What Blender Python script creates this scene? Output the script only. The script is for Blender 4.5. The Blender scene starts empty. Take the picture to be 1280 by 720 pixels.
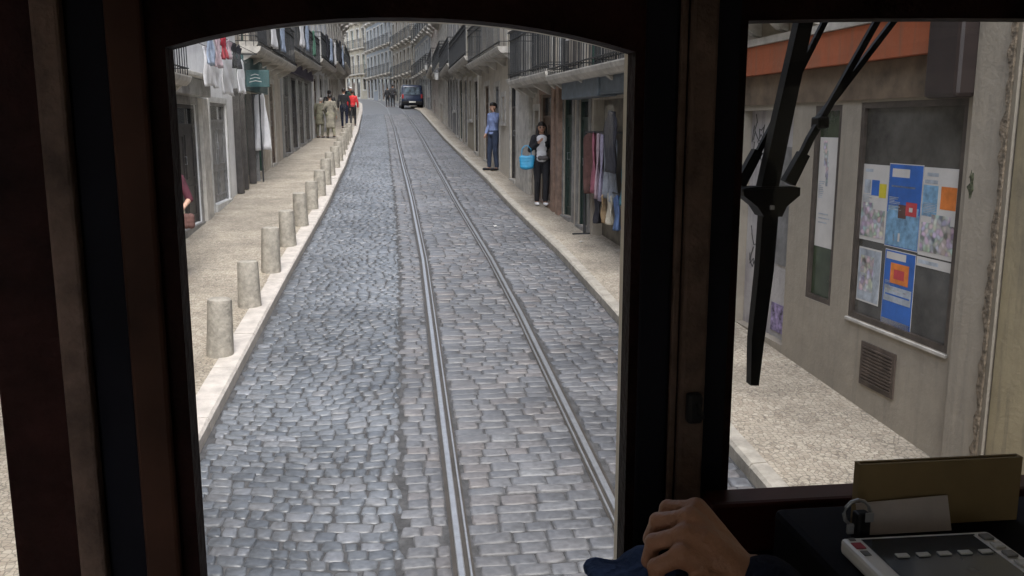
import bpy, bmesh, math, random
import numpy as np
from mathutils import Vector, Matrix, Euler
R = math.radians
rnd = random.Random(7)
sc = bpy.context.scene
col = sc.collection

# ------------------------------------------------------------ camera, sky, sun, exposure
CAM_Z = 2.8
cam_d = bpy.data.cameras.new('camera'); cam = bpy.data.objects.new('camera', cam_d); col.objects.link(cam)
cam.location = (0, 0, CAM_Z)
cam.rotation_euler = (R(90 - 10.273), 0, R(-7.012))
cam_d.lens = 36 * 1120 / 1280; cam_d.sensor_width = 36
cam_d.clip_start = 0.03; cam_d.clip_end = 2000
sc.camera = cam

SUN_EL, SUN_AZ = 58, 176
world = bpy.data.worlds.new('World'); sc.world = world; world.use_nodes = True
wn = world.node_tree; wn.nodes.clear()
wo = wn.nodes.new('ShaderNodeOutputWorld'); wb = wn.nodes.new('ShaderNodeBackground')
sky = wn.nodes.new('ShaderNodeTexSky'); sky.sky_type = 'NISHITA'; sky.sun_disc = False
sky.sun_elevation = R(SUN_EL); sky.sun_rotation = R(SUN_AZ); sky.air_density = 1.0; sky.dust_density = 1.5
hs = wn.nodes.new('ShaderNodeHueSaturation'); hs.inputs['Saturation'].default_value = 0.5
wn.links.new(sky.outputs[0], hs.inputs['Color']); wn.links.new(hs.outputs[0], wb.inputs[0])
wb.inputs[1].default_value = 0.15; wn.links.new(wb.outputs[0], wo.inputs[0])
sun_d = bpy.data.lights.new('sun', 'SUN'); sun_d.energy = 1.0; sun_d.angle = R(25); sun_d.color = (1, .965, .91)
sun = bpy.data.objects.new('sun', sun_d); col.objects.link(sun)
_a = R(SUN_AZ); _e = R(SUN_EL)
_dir = Vector((math.sin(_a) * math.cos(_e), math.cos(_a) * math.cos(_e), math.sin(_e)))
sun.rotation_euler = (-_dir).to_track_quat('-Z', 'Y').to_euler()
sc.view_settings.view_transform = 'Standard'; sc.view_settings.look = 'None'
sc.view_settings.gamma = 1.0; sc.view_settings.use_curve_mapping = False
sc.view_settings.exposure = 2.0
sc.render.engine = 'CYCLES'
sc.cycles.max_bounces = 6; sc.cycles.diffuse_bounces = 4; sc.cycles.glossy_bounces = 3
sc.cycles.transparent_max_bounces = 12; sc.cycles.sample_clamp_indirect = 4
sc.cycles.use_denoising = True

# ------------------------------------------------------------ terrain and street lines (metres)
def gz(y):
    if y < 22: return .067 * y
    if y < 37: return .067 * 22 + .056 * (y - 22)
    return .067 * 22 + .056 * 15 + .05 * (min(y, 150) - 37)
def lerp(tab):
    xs = [a for a, b in tab]; ys = [b for a, b in tab]
    return lambda y: float(np.interp(y, xs, ys))
railL = lerp([(0, .29), (13, .29), (19, .2), (26, .05), (44, -.27), (73, -.97), (90, -1.9), (105, -3.6), (120, -7)])
railR = lerp([(0, 1.34), (10, 1.34), (13, 1.30), (19, 1.13), (26, 1.01), (44, .77), (73, .16), (90, -.75), (105, -2.4), (120, -5.8)])
kerbL = lerp([(-10, -1.53), (12, -1.51), (18, -1.45), (25, -1.51), (41, -1.85), (66, -2.63), (85, -3.4), (105, -5.6), (120, -10)])
kerbR = lerp([(-10, 2.38), (10, 2.36), (13, 2.32), (17.5, 2.15), (25, 1.96), (36, 1.70), (66, 1.45), (85, .5), (105, -1.9), (120, -4.6)])

# ------------------------------------------------------------ materials
MATS = {}
def node_mat(name):
    m = bpy.data.materials.new(name); m.use_nodes = True
    return m, m.node_tree, m.node_tree.nodes['Principled BSDF']
def mat(name, c, rough=.7, metal=0.0, var=.15, scale=6.0, bump=0.0, bscale=40.0, c2=None, spec=.5):
    """base colour varied by two octaves of noise, with optional bump"""
    if name in MATS: return MATS[name]
    m, nt, b = node_mat(name); N = nt.nodes; L = nt.links
    tc = N.new('ShaderNodeTexCoord')
    n1 = N.new('ShaderNodeTexNoise'); n1.inputs['Scale'].default_value = scale; n1.inputs['Detail'].default_value = 6; n1.inputs['Roughness'].default_value = .62
    L.new(tc.outputs['Object'], n1.inputs['Vector'])
    rp = N.new('ShaderNodeValToRGB')
    c2 = c2 or tuple(max(0, x * (1 - 2 * var)) for x in c)
    c1 = tuple(min(1, x * (1 + var)) for x in c)
    rp.color_ramp.elements[0].position = .3; rp.color_ramp.elements[0].color = (*c2, 1)
    rp.color_ramp.elements[1].position = .7; rp.color_ramp.elements[1].color = (*c1, 1)
    L.new(n1.outputs['Fac'], rp.inputs['Fac']); L.new(rp.outputs['Color'], b.inputs['Base Color'])
    b.inputs['Roughness'].default_value = rough; b.inputs['Metallic'].default_value = metal
    b.inputs['Specular IOR Level'].default_value = spec
    if bump:
        n2 = N.new('ShaderNodeTexNoise'); n2.inputs['Scale'].default_value = bscale; n2.inputs['Detail'].default_value = 5
        L.new(tc.outputs['Object'], n2.inputs['Vector'])
        bp = N.new('ShaderNodeBump'); bp.inputs['Strength'].default_value = bump; bp.inputs['Distance'].default_value = .02
        L.new(n2.outputs['Fac'], bp.inputs['Height']); L.new(bp.outputs[0], b.inputs['Normal'])
    MATS[name] = m
    return m

def plaster(name, c, stain=(.12, .11, .095), amount=.5, streak=True, joints=0.0):
    """weathered wall: large patches, rain streaks, fine grain"""
    m, nt, b = node_mat(name); N = nt.nodes; L = nt.links
    tc = N.new('ShaderNodeTexCoord')
    def noise(sc_, det=6, ro=.6, mp=None):
        n = N.new('ShaderNodeTexNoise'); n.inputs['Scale'].default_value = sc_; n.inputs['Detail'].default_value = det; n.inputs['Roughness'].default_value = ro
        if mp:
            mm = N.new('ShaderNodeMapping'); mm.inputs['Scale'].default_value = mp
            L.new(tc.outputs['Object'], mm.inputs[0]); L.new(mm.outputs[0], n.inputs['Vector'])
        else: L.new(tc.outputs['Object'], n.inputs['Vector'])
        return n
    def mix(f, a, bb, mode='MIX'):
        x = N.new('ShaderNodeMix'); x.data_type = 'RGBA'; x.blend_type = mode
        for s, v in ((x.inputs[0], f), (x.inputs[6], a), (x.inputs[7], bb)):
            if hasattr(v, 'is_output'): L.new(v, s)
            elif isinstance(v, tuple): s.default_value = (*v, 1)
            else: s.default_value = v
        return x.outputs[2]
    def ramp(src, a, bb):
        r = N.new('ShaderNodeMapRange'); r.inputs[1].default_value = a; r.inputs[2].default_value = bb
        L.new(src, r.inputs[0]); return r.outputs[0]
    n1 = noise(.9, 8, .65); n2 = noise(5, 6, .7)
    base = mix(ramp(n2.outputs['Fac'], .3, .7), tuple(x * .82 for x in c), c)
    f = N.new('ShaderNodeMath'); f.operation = 'MULTIPLY'; f.inputs[1].default_value = amount
    L.new(ramp(n1.outputs['Fac'], .48, .72), f.inputs[0])
    out = mix(f.outputs[0], base, stain)
    if streak:
        n3 = noise(3.0, 5, .6, (4, 4, .28))
        f2 = N.new('ShaderNodeMath'); f2.operation = 'MULTIPLY'; f2.inputs[1].default_value = amount * .9
        L.new(ramp(n3.outputs['Fac'], .52, .75), f2.inputs[0])
        out = mix(f2.outputs[0], out, stain)
    L.new(out, b.inputs['Base Color']); b.inputs['Roughness'].default_value = .85; b.inputs['Specular IOR Level'].default_value = .25
    bp = N.new('ShaderNodeBump'); bp.inputs['Strength'].default_value = .35; bp.inputs['Distance'].default_value = .015
    n4 = noise(28, 6, .6); L.new(n4.outputs['Fac'], bp.inputs['Height']); L.new(bp.outputs[0], b.inputs['Normal'])
    MATS[name] = m
    return m

def sett_mat(name, ramp_cols, rough=(.3, .55)):
    m, nt, b = node_mat(name); N = nt.nodes; L = nt.links
    g = N.new('ShaderNodeNewGeometry'); rp = N.new('ShaderNodeValToRGB')
    while len(rp.color_ramp.elements) < len(ramp_cols): rp.color_ramp.elements.new(.5)
    for i, (p, c) in enumerate(ramp_cols):
        rp.color_ramp.elements[i].position = p; rp.color_ramp.elements[i].color = (*c, 1)
    L.new(g.outputs['Random Per Island'], rp.inputs[0])
    tc = N.new('ShaderNodeTexCoord')
    n = N.new('ShaderNodeTexNoise'); n.inputs['Scale'].default_value = 30; n.inputs['Detail'].default_value = 6
    big = N.new('ShaderNodeTexNoise'); big.inputs['Scale'].default_value = .9; big.inputs['Detail'].default_value = 4
    L.new(tc.outputs['Object'], n.inputs['Vector']); L.new(tc.outputs['Object'], big.inputs['Vector'])
    mr = N.new('ShaderNodeMapRange'); mr.inputs[1].default_value = .3; mr.inputs[2].default_value = .7; mr.inputs[3].default_value = .7; mr.inputs[4].default_value = 1.2
    L.new(n.outputs['Fac'], mr.inputs[0])
    mr2 = N.new('ShaderNodeMapRange'); mr2.inputs[1].default_value = .3; mr2.inputs[2].default_value = .7; mr2.inputs[3].default_value = .68; mr2.inputs[4].default_value = 1.22
    L.new(big.outputs['Fac'], mr2.inputs[0])
    mu = N.new('ShaderNodeMath'); mu.operation = 'MULTIPLY'; L.new(mr.outputs[0], mu.inputs[0]); L.new(mr2.outputs[0], mu.inputs[1])
    vm = N.new('ShaderNodeVectorMath'); vm.operation = 'SCALE'; L.new(rp.outputs[0], vm.inputs[0]); L.new(mu.outputs[0], vm.inputs['Scale'])
    L.new(vm.outputs[0], b.inputs['Base Color'])
    rr = N.new('ShaderNodeMapRange'); rr.inputs[1].default_value = .3; rr.inputs[2].default_value = .7; rr.inputs[3].default_value = rough[0]; rr.inputs[4].default_value = rough[1]
    L.new(n.outputs['Fac'], rr.inputs[0]); L.new(rr.outputs[0], b.inputs['Roughness'])
    bp = N.new('ShaderNodeBump'); bp.inputs['Strength'].default_value = .5; bp.inputs['Distance'].default_value = .006
    L.new(n.outputs['Fac'], bp.inputs['Height']); L.new(bp.outputs[0], b.inputs['Normal'])
    MATS[name] = m
    return m

def calcada_mat(name):
    """small pale limestone cubes: voronoi cells with dirty joints"""
    m, nt, b = node_mat(name); N = nt.nodes; L = nt.links
    tc = N.new('ShaderNodeTexCoord')
    def vor(feat):
        v = N.new('ShaderNodeTexVoronoi'); v.feature = feat; v.inputs['Scale'].default_value = 26; v.inputs['Randomness'].default_value = .75
        L.new(tc.outputs['Object'], v.inputs['Vector']); return v
    v1 = vor('F1'); v2 = vor('DISTANCE_TO_EDGE')
    sp = N.new('ShaderNodeSeparateColor'); L.new(v1.outputs['Color'], sp.inputs[0])
    rp = N.new('ShaderNodeValToRGB'); e = rp.color_ramp.elements
    e[0].color = (.32, .27, .21, 1); e[1].color = (.48, .425, .345, 1); x = e.new(.12); x.color = (.36, .31, .245, 1); x = e.new(.6); x.color = (.42, .37, .295, 1)
    L.new(sp.outputs[0], rp.inputs[0])
    n = N.new('ShaderNodeTexNoise'); n.inputs['Scale'].default_value = 1.2; n.inputs['Detail'].default_value = 8; n.inputs['Roughness'].default_value = .65
    L.new(tc.outputs['Object'], n.inputs['Vector'])
    mr = N.new('ShaderNodeMapRange'); mr.inputs[1].default_value = .3; mr.inputs[2].default_value = .7; mr.inputs[3].default_value = .60; mr.inputs[4].default_value = 1.15
    L.new(n.outputs['Fac'], mr.inputs[0])
    jr = N.new('ShaderNodeMapRange'); jr.inputs[1].default_value = .02; jr.inputs[2].default_value = .09; jr.inputs[3].default_value = .52; jr.inputs[4].default_value = 1
    L.new(v2.outputs['Distance'], jr.inputs[0])
    mu = N.new('ShaderNodeMath'); mu.operation = 'MULTIPLY'; L.new(mr.outputs[0], mu.inputs[0]); L.new(jr.outputs[0], mu.inputs[1])
    vm = N.new('ShaderNodeVectorMath'); vm.operation = 'SCALE'; L.new(rp.outputs[0], vm.inputs[0]); L.new(mu.outputs[0], vm.inputs['Scale'])
    L.new(vm.outputs[0], b.inputs['Base Color']); b.inputs['Roughness'].default_value = .7
    bp = N.new('ShaderNodeBump'); bp.inputs['Strength'].default_value = .6; bp.inputs['Distance'].default_value = .012
    L.new(jr.outputs[0], bp.inputs['Height']); L.new(bp.outputs[0], b.inputs['Normal'])
    return m

def glass_mat(name, tint=(1, 1, 1), refl=.04):
    m = bpy.data.materials.new(name); m.use_nodes = True; nt = m.node_tree; N = nt.nodes; L = nt.links; N.clear()
    o = N.new('ShaderNodeOutputMaterial'); mx = N.new('ShaderNodeMixShader'); t = N.new('ShaderNodeBsdfTransparent'); g = N.new('ShaderNodeBsdfGlossy')
    t.inputs[0].default_value = (*tint, 1); g.inputs['Roughness'].default_value = .02
    fr = N.new('ShaderNodeFresnel'); fr.inputs[0].default_value = 1.3
    ge = N.new('ShaderNodeNewGeometry'); iv = N.new('ShaderNodeMath'); iv.operation = 'SUBTRACT'; iv.inputs[0].default_value = 1; L.new(ge.outputs['Backfacing'], iv.inputs[1])
    mu = N.new('ShaderNodeMath'); mu.operation = 'MULTIPLY'; L.new(fr.outputs[0], mu.inputs[0]); L.new(iv.outputs[0], mu.inputs[1])
    L.new(mu.outputs[0], mx.inputs[0]); L.new(t.outputs[0], mx.inputs[1]); L.new(g.outputs[0], mx.inputs[2]); L.new(mx.outputs[0], o.inputs[0])
    MATS[name] = m
    return m

M = dict(
    stone=mat('pale_stone', (.50, .475, .43), .8, var=.18, scale=5, bump=.3),
    stone_dk=mat('grey_stone', (.26, .25, .235), .8, var=.2, scale=5, bump=.3),
    kerb=mat('kerb_stone', (.50, .46, .42), .7, var=.14, scale=7, bump=.3),
    bollard=mat('bollard_stone', (.33, .305, .26), .8, var=.2, scale=14, bump=.5),
    steel=mat('rail_steel', (.33, .34, .36), .42, .6, var=.1, scale=20),
    railside=mat('rail_dark', (.08, .07, .06), .6, .5),
    pane=mat('dark_window_glass', (.035, .042, .048), .06, var=.3, scale=2),
    frame_w=mat('white_frame', (.55, .55, .53), .5),
    frame_d=mat('dark_frame', (.05, .05, .048), .5),
    frame_g=mat('green_frame', (.04, .09, .07), .5),
    door_d=mat('dark_door', (.045, .04, .038), .5, var=.3),
    door_br=mat('brown_door', (.12, .075, .05), .5, var=.3),
    door_gr=mat('grey_door', (.2, .2, .2), .5, var=.25),
    door_gn=mat('green_door', (.03, .055, .045), .45, var=.3),
    iron=mat('black_iron', (.045, .047, .05), .5, .3),
    roof=mat('roof_tile', (.36, .15, .09), .8, var=.3),
    pipe=mat('zinc_pipe', (.25, .25, .25), .5, .4),
    skin=mat('skin', (.42, .24, .16), .5, var=.08, scale=20),
    skin2=mat('skin_fair', (.55, .34, .25), .5, var=.08, scale=20),
    hair=mat('dark_hair', (.018, .014, .012), .45),
    hair_g=mat('grey_hair', (.3, .28, .26), .6),
    black=mat('black_cloth', (.018, .018, .022), .85, var=.3),
    navy=mat('navy_cloth', (.012, .016, .035), .9, var=.3, bump=.7, bscale=45, spec=.15),
    white=mat('white_cloth', (.72, .72, .74), .85, var=.08),
    wood=mat('dark_painted_wood', (.017, .006, .005), .6, var=.4, scale=9, spec=.06, bump=.3, bscale=60),
    wood_br=mat('brown_varnished_wood', (.105, .07, .055), .55, var=.3, scale=14, spec=.12, bump=.3, bscale=70),
    wood_blk=mat('black_painted_panel', (.008, .008, .012), .8, spec=.1),
    cream=mat('cream_body_paint', (.62, .57, .46), .45, var=.06),
    rubber=mat('black_rubber', (.010, .010, .011), .6, var=.2, spec=.2),
)
GLASS = glass_mat('window_pane_glass')

# ------------------------------------------------------------ mesh helpers
class MB:
    def __init__(s): s.v = []; s.f = []; s.mi = []
    def add(s, vs, fs, mi=0):
        o = len(s.v); s.v += [tuple(v) for v in vs]; s.f += [tuple(i + o for i in f) for f in fs]; s.mi += [mi] * len(fs); return s
    def box(s, x0, x1, y0, y1, z0, z1, mi=0, mtx=None):
        vs = [(x, y, z) for z in (z0, z1) for y in (y0, y1) for x in (x0, x1)]
        if mtx: vs = [mtx @ Vector(v) for v in vs]
        return s.add(vs, [(0, 2, 3, 1), (4, 5, 7, 6), (0, 1, 5, 4), (2, 6, 7, 3), (0, 4, 6, 2), (1, 3, 7, 5)], mi)
    def bbox(s, x0, x1, y0, y1, z0, z1, b=.01, mi=0):
        """box with chamfered edges"""
        bm = bmesh.new(); bmesh.ops.create_cube(bm, size=1)
        for v in bm.verts: v.co = Vector(((x0 + x1) / 2 + v.co.x * (x1 - x0), (y0 + y1) / 2 + v.co.y * (y1 - y0), (z0 + z1) / 2 + v.co.z * (z1 - z0)))
        bmesh.ops.bevel(bm, geom=bm.edges[:], offset=b, segments=2, affect='EDGES', profile=.5)
        bm.verts.index_update()
        s.add([v.co[:] for v in bm.verts], [[v.index for v in f.verts] for f in bm.faces], mi); bm.free(); return s
    def prism(s, poly, axis, a, b, mi=0):
        """extrude a 2D polygon; axis is the extrusion axis, poly in the other two (in xyz order)"""
        n = len(poly); vs = []
        for t in (a, b):
            for p in poly:
                q = [p[0], p[1]]; q.insert('xyz'.index(axis), t); vs.append(tuple(q))
        fs = [tuple(range(n)), tuple(range(2 * n - 1, n - 1, -1))] + [(i, i + n, (i + 1) % n + n, (i + 1) % n) for i in range(n)]
        return s.add(vs, fs, mi)
    def tube(s, pts, r, n=8, mi=0, cap=True):
        pts = [Vector(p) for p in pts]; rs = r if isinstance(r, (list, tuple)) else [r] * len(pts)
        rings = []
        up = Vector((0, 0, 1))
        for i, p in enumerate(pts):
            d = (pts[min(i + 1, len(pts) - 1)] - pts[max(i - 1, 0)]).normalized()
            a = d.cross(up if abs(d.z) < .95 else Vector((1, 0, 0))).normalized(); b = d.cross(a)
            rings.append([p + a * math.cos(t) * rs[i] + b * math.sin(t) * rs[i] for t in [2 * math.pi * k / n for k in range(n)]])
        vs = [v for rg in rings for v in rg]; fs = []
        for i in range(len(pts) - 1):
            for k in range(n): fs.append((i * n + k, i * n + (k + 1) % n, (i + 1) * n + (k + 1) % n, (i + 1) * n + k))
        if cap: fs += [tuple(range(n - 1, -1, -1)), tuple((len(pts) - 1) * n + k for k in range(n))]
        return s.add(vs, fs, mi)
    def build(s, name, m, parent=None, smooth=False, loc=None):
        me = bpy.data.meshes.new(name); me.from_pydata(s.v, [], s.f)
        ms = m if isinstance(m, (list, tuple)) else [m]
        for x in ms: me.materials.append(x)
        if len(ms) > 1: me.polygons.foreach_set('material_index', s.mi)
        bm = bmesh.new(); bm.from_mesh(me); bmesh.ops.recalc_face_normals(bm, faces=bm.faces[:]); bm.to_mesh(me); bm.free()
        if smooth:
            me.polygons.foreach_set('use_smooth', [True] * len(me.polygons))
            if smooth == 'auto': me.set_sharp_from_angle(angle=R(40))
        o = bpy.data.objects.new(name, me); col.objects.link(o)
        if parent: o.parent = parent
        if loc: o.location = loc
        return o
def tag(o, label=None, cat=None, group=None, kind=None):
    if label: o['label'] = label
    if cat: o['category'] = cat
    if group: o['group'] = group
    if kind: o['kind'] = kind
    return o
def empty(name, loc=(0, 0, 0), rz=0, label=None, cat=None, group=None):
    o = bpy.data.objects.new(name, None); col.objects.link(o); o.location = loc; o.rotation_euler = (0, 0, rz); o.empty_display_size = .1
    return tag(o, label, cat, group)
def copy_tree(o, parent=None):
    c = o.copy(); col.objects.link(c); c.parent = parent
    for ch in [x for x in col.objects if x.parent == o]: copy_tree(ch, c)
    return c

# ------------------------------------------------------------ ground, road, pavements, kerbs, rails
YS = [-12 + i * 1.0 for i in range(0, 34)] + [22 + i * 1.5 for i in range(0, 66)]
YS = [y for y in YS if y <= 120]
def strip(name, fa, fb, dz, m, y0=-12, y1=120, na=1, thick=0.0):
    ys = [y for y in YS if y0 <= y <= y1]; b = MB(); vs = []; fs = []
    for y in ys:
        for k in range(na + 1):
            x = fa(y) + (fb(y) - fa(y)) * k / na; vs.append((x, y, gz(y) + dz))
    for i in range(len(ys) - 1):
        for k in range(na):
            a = i * (na + 1) + k; fs.append((a, a + 1, a + na + 2, a + na + 1))
    b.add(vs, fs)
    return tag(b.build(name, m), kind='structure')
g = MB(); ysg = [-300, -60, -12, 0, 22, 37, 60, 90, 120, 150, 400, 900]; vs = []; fs = []
for y in ysg:
    for x in (-600, -40, 0, 40, 600): vs.append((x, y, (gz(y) if y > -60 else gz(-60)) - .35))
for i in range(len(ysg) - 1):
    for k in range(4): a = i * 5 + k; fs.append((a, a + 1, a + 6, a + 5))
tag(g.add(vs, fs).build('ground', mat('earth', (.2, .18, .15), .9, var=.2, scale=1)), kind='structure')
JOINT = mat('joint_dirt', (.062, .062, .064), .75, var=.3, scale=12, bump=.4)
strip('road_bed', lambda y: kerbL(y) + .0, lambda y: kerbR(y), -.012, JOINT, y1=62)
FARROAD = mat('far_setts', (.13, .135, .145), .42, var=.25, scale=9, bump=.5, bscale=12)
strip('road_surface', kerbL, kerbR, .0, FARROAD, y0=61)
CALC = calcada_mat('limestone_calcada')
strip('left_pavement', lambda y: -9 - max(0, (y - 60) * .25), lambda y: kerbL(y) - .2, .10, CALC)
strip('right_pavement', lambda y: kerbR(y) + .12, lambda y: 9, .10, CALC)

def kerb(name, fin, w, h, sgn, seg):
    b = MB(); y = -10.0
    r2 = random.Random(3)
    while y < 118:
        L_ = seg * r2.uniform(.8, 1.2); y2 = y + L_ - .012
        a0, a1 = fin(y), fin(y2); j = r2.uniform(-.006, .006)
        prof = [(0, -.1), (0, h - .02), (.02 * sgn, h + j), (w * sgn, h + .004 + j), (w * sgn, -.1)]
        vs = [(a0 + px, y, gz(y) + pz) for px, pz in prof] + [(a1 + px, y2, gz(y2) + pz) for px, pz in prof]
        n = len(prof); b.add(vs, [tuple(range(n)), tuple(range(2 * n - 1, n - 1, -1))] + [(i, i + n, (i + 1) % n + n, (i + 1) % n) for i in range(n)])
        y = y2 + .012
    return tag(b.build(name, M['kerb'] if sgn < 0 else mat('worn_kerb_stone', (.38, .35, .30), .75, var=.18, scale=7, bump=.3)), kind='structure')
kerb('left_kerb', kerbL, .21, .10, -1, 1.1)
kerb('right_kerb', kerbR, .125, .10, 1, .9)

# stone setts as real domed stones
def setts(name, zones, y0, y1, m):
    V = []; F = []; r = random.Random(11)
    base = 0
    def stone(cs, top, cut):
        nonlocal base
        cx = sum(c[0] for c in cs) / 4; cy = sum(c[1] for c in cs) / 4
        ring = []
        for i in range(4):
            a = cs[i]; p = cs[i - 1]; q = cs[(i + 1) % 4]; k1 = r.uniform(*cut); k2 = r.uniform(*cut)
            ring.append((a[0] + (p[0] - a[0]) * k1, a[1] + (p[1] - a[1]) * k1)); ring.append((a[0] + (q[0] - a[0]) * k2, a[1] + (q[1] - a[1]) * k2))
        tx, ty = r.uniform(-.04, .04), r.uniform(-.04, .04)
        for (x, y) in ring: V.append((x, y, gz(y) - .014))
        for (x, y) in ring:
            X = cx + (x - cx) * .96; Y = cy + (y - cy) * .96; V.append((X, Y, gz(Y) + top - .005 + tx * (X - cx) + ty * (Y - cy)))
        for (x, y) in ring:
            X = cx + (x - cx) * .82; Y = cy + (y - cy) * .82; V.append((X, Y, gz(Y) + top + tx * (X - cx) + ty * (Y - cy)))
        for i in range(8):
            j = (i + 1) % 8
            F.append((base + i, base + j, base + 8 + j, base + 8 + i)); F.append((base + 8 + i, base + 8 + j, base + 16 + j, base + 16 + i))
        F.append(tuple(base + 16 + i for i in range(8)))
        base += 24
    for (fa, fb, row, wmin, wmax, jit, wave) in zones:
        y = y0
        while y < y1:
            rw = row * r.uniform(.88, 1.12); x = fa(y) + r.uniform(0, .05)
            while True:
                w = r.uniform(wmin, wmax); b = fb(y)
                if x + w > b:
                    w = b - x
                    if w < wmin * .45: break
                g2 = .0035
                def P(u, v):
                    wv = wave * math.sin(u * 2.2 + 1.3 * math.sin(v * .9)) if wave else 0
                    jx, jy = r.uniform(-jit, jit), r.uniform(-jit, jit)
                    xx = min(max(u + jx, fa(v) + .003), fb(v) - .003)
                    return (xx, v + wv + jy)
                cs = [P(x + g2, y + g2), P(x + w - g2, y + g2), P(x + w - g2, y + rw - g2), P(x + g2, y + rw - g2)]
                stone(cs, r.uniform(-.005, .006), (.04, .2) if wave else (.02, .13))
                x += w
            y += rw
    me = bpy.data.meshes.new(name); me.from_pydata(V, [], F); me.materials.append(m)
    me.polygons.foreach_set('use_smooth', [True] * len(F))
    o = bpy.data.objects.new(name, me); col.objects.link(o); return tag(o, kind='structure')
SETT = sett_mat('basalt_setts', [(0, (.085, .094, .108)), (.3, (.108, .118, .132)), (.7, (.125, .135, .15)), (.92, (.135, .139, .148)), (1, (.17, .18, .20))], (.3, .52))
SETT2 = sett_mat('track_setts', [(0, (.098, .102, .112)), (.3, (.115, .119, .129)), (.6, (.128, .13, .138)), (.9, (.138, .130, .131)), (1, (.155, .16, .17))], (.36, .6))
seam = lambda y: railL(y) - .34 + .022 * math.sin(y * 23.0) + .015 * math.sin(y * 9.1)
setts('left_lane_setts', [(lambda y: kerbL(y) + .01, lambda y: seam(y) - .004, .112, .085, .175, .014, .10)], 1.4, 62, SETT)
setts('track_setts', [(seam, lambda y: railL(y) - .05, .125, .13, .20, .005, 0),
                      (lambda y: railL(y) + .07, lambda y: railR(y) - .07, .125, .15, .27, .006, 0),
                      (lambda y: railR(y) + .05, lambda y: kerbR(y) - .01, .125, .13, .24, .008, 0.02)], 1.4, 62, SETT2)

def rail(name, fx, side, label):
    # grooved rail: running head outside, groove, thin lip inside
    prof_head = [(-.020, -.02), (-.020, .003), (-.015, .007), (.016, .007), (.022, .003), (.022, -.02)]
    prof_lip = [(.048, -.02), (.048, .005), (.051, .007), (.060, .007), (.063, .004), (.063, -.02)]
    b = MB(); ys = [1.0 + i * .5 for i in range(0, 80)] + [41 + i * 1.5 for i in range(0, 53)]; ys = [y for y in ys if y <= 118]
    for prof in (prof_head, prof_lip, [(-.045, -.04), (-.045, -.006), (.078, -.006), (.078, -.04)]):
        n = len(prof); vs = []
        mi = 0 if len(prof) == 6 else 1
        for y in ys:
            for px, pz in prof: vs.append((fx(y) + side * px, y, gz(y) + pz))
        fs = []
        for i in range(len(ys) - 1):
            for k in range(n - 1): fs.append((i * n + k, i * n + k + 1, (i + 1) * n + k + 1, (i + 1) * n + k))
        b.add(vs, fs, mi)
    return tag(b.build(name, [M['steel'], M['railside']]), label, 'tram rail', 'tram rails', 'thing')
rail('tram_rail', railL, 1, 'left polished steel tram rail sunk in the setts')
rail('tram_rail', railR, -1, 'right polished steel tram rail, nearer the women\'s side pavement'.replace("women's side", 'clothes shop'))

lr = random.Random(21)
for i, (x, y, c_, lab) in enumerate([(1.62, 15.6, (.6, .6, .58), 'scrap of white paper on the setts right of the rails'), (3.1, 8.2, (.62, .6, .56), 'crumpled paper scrap on the right pavement by the shop wall'), (2.75, 13.6, (.5, .48, .44), 'pale scrap of paper on the pavement before the clothes shop'), (-2.5, 10.4, (.5, .47, .42), 'pale scrap of paper on the left pavement')]):
    b = MB(); n = 7
    z = gz(y) + (.012 if x < 2 and x > 0 else .104)
    pts = [(x + .05 * lr.uniform(.5, 1) * math.cos(q * 2 * math.pi / n), y + .05 * lr.uniform(.5, 1) * math.sin(q * 2 * math.pi / n), z + lr.uniform(.004, .02)) for q in range(n)]
    b.add(pts + [(p[0], p[1], p[2] - .003) for p in pts] + [(x, y, z + .022)], [(q, (q + 1) % n, 2 * n) for q in range(n)] + [tuple(range(2 * n - 1, n - 1, -1))] + [(q, q + n, (q + 1) % n + n, (q + 1) % n) for q in range(n)])
    tag(b.build('paper_scrap', mat('scrap_%d' % i, c_, .8)), lab, 'litter', 'paper scraps on the ground')

# ------------------------------------------------------------ bollards
def bollard():
    b = MB(); n = 20; prof = [(.128, -.05), (.130, .02), (.122, .30), (.117, .52), (.112, .545), (.09, .556), (.0, .558)]
    vs = []; fs = []
    for (r_, z) in prof:
        for k in range(n): t = 2 * math.pi * k / n; vs.append((r_ * math.cos(t), r_ * math.sin(t), z))
    for i in range(len(prof) - 1):
        for k in range(n): fs.append((i * n + k, i * n + (k + 1) % n, (i + 1) * n + (k + 1) % n, (i + 1) * n + k))
    return b.add(vs, fs).build('bollard', M['bollard'], smooth='auto')
ords = ['nearest', 'second nearest', 'third nearest', 'fourth nearest', 'fifth nearest', 'sixth nearest', 'seventh nearest', 'eighth nearest', 'ninth nearest', 'tenth nearest', 'eleventh nearest', 'twelfth nearest', 'thirteenth nearest', 'fourteenth nearest', 'fifteenth nearest', 'sixteenth nearest']
b0 = bollard()
for i in range(16):
    o = b0 if i == 0 else b0.copy()
    if i: col.objects.link(o)
    y = 8.5 + 1.74 * i if i < 9 else 8.5 + 1.74 * 8 + 1.9 * (i - 8)
    o.location = (kerbL(y) - .22, y, gz(y) + .1); o.rotation_euler = (R(rnd.uniform(-3, 3)), R(rnd.uniform(-3, 3)), rnd.uniform(0, 6)); o.scale = (rnd.uniform(.93, 1.06), rnd.uniform(.93, 1.06), rnd.uniform(.92, 1.07))
    tag(o, f'squat round grey stone bollard, {ords[i]} to the tram along the left kerb', 'bollard', 'stone bollards along the left kerb')

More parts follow.
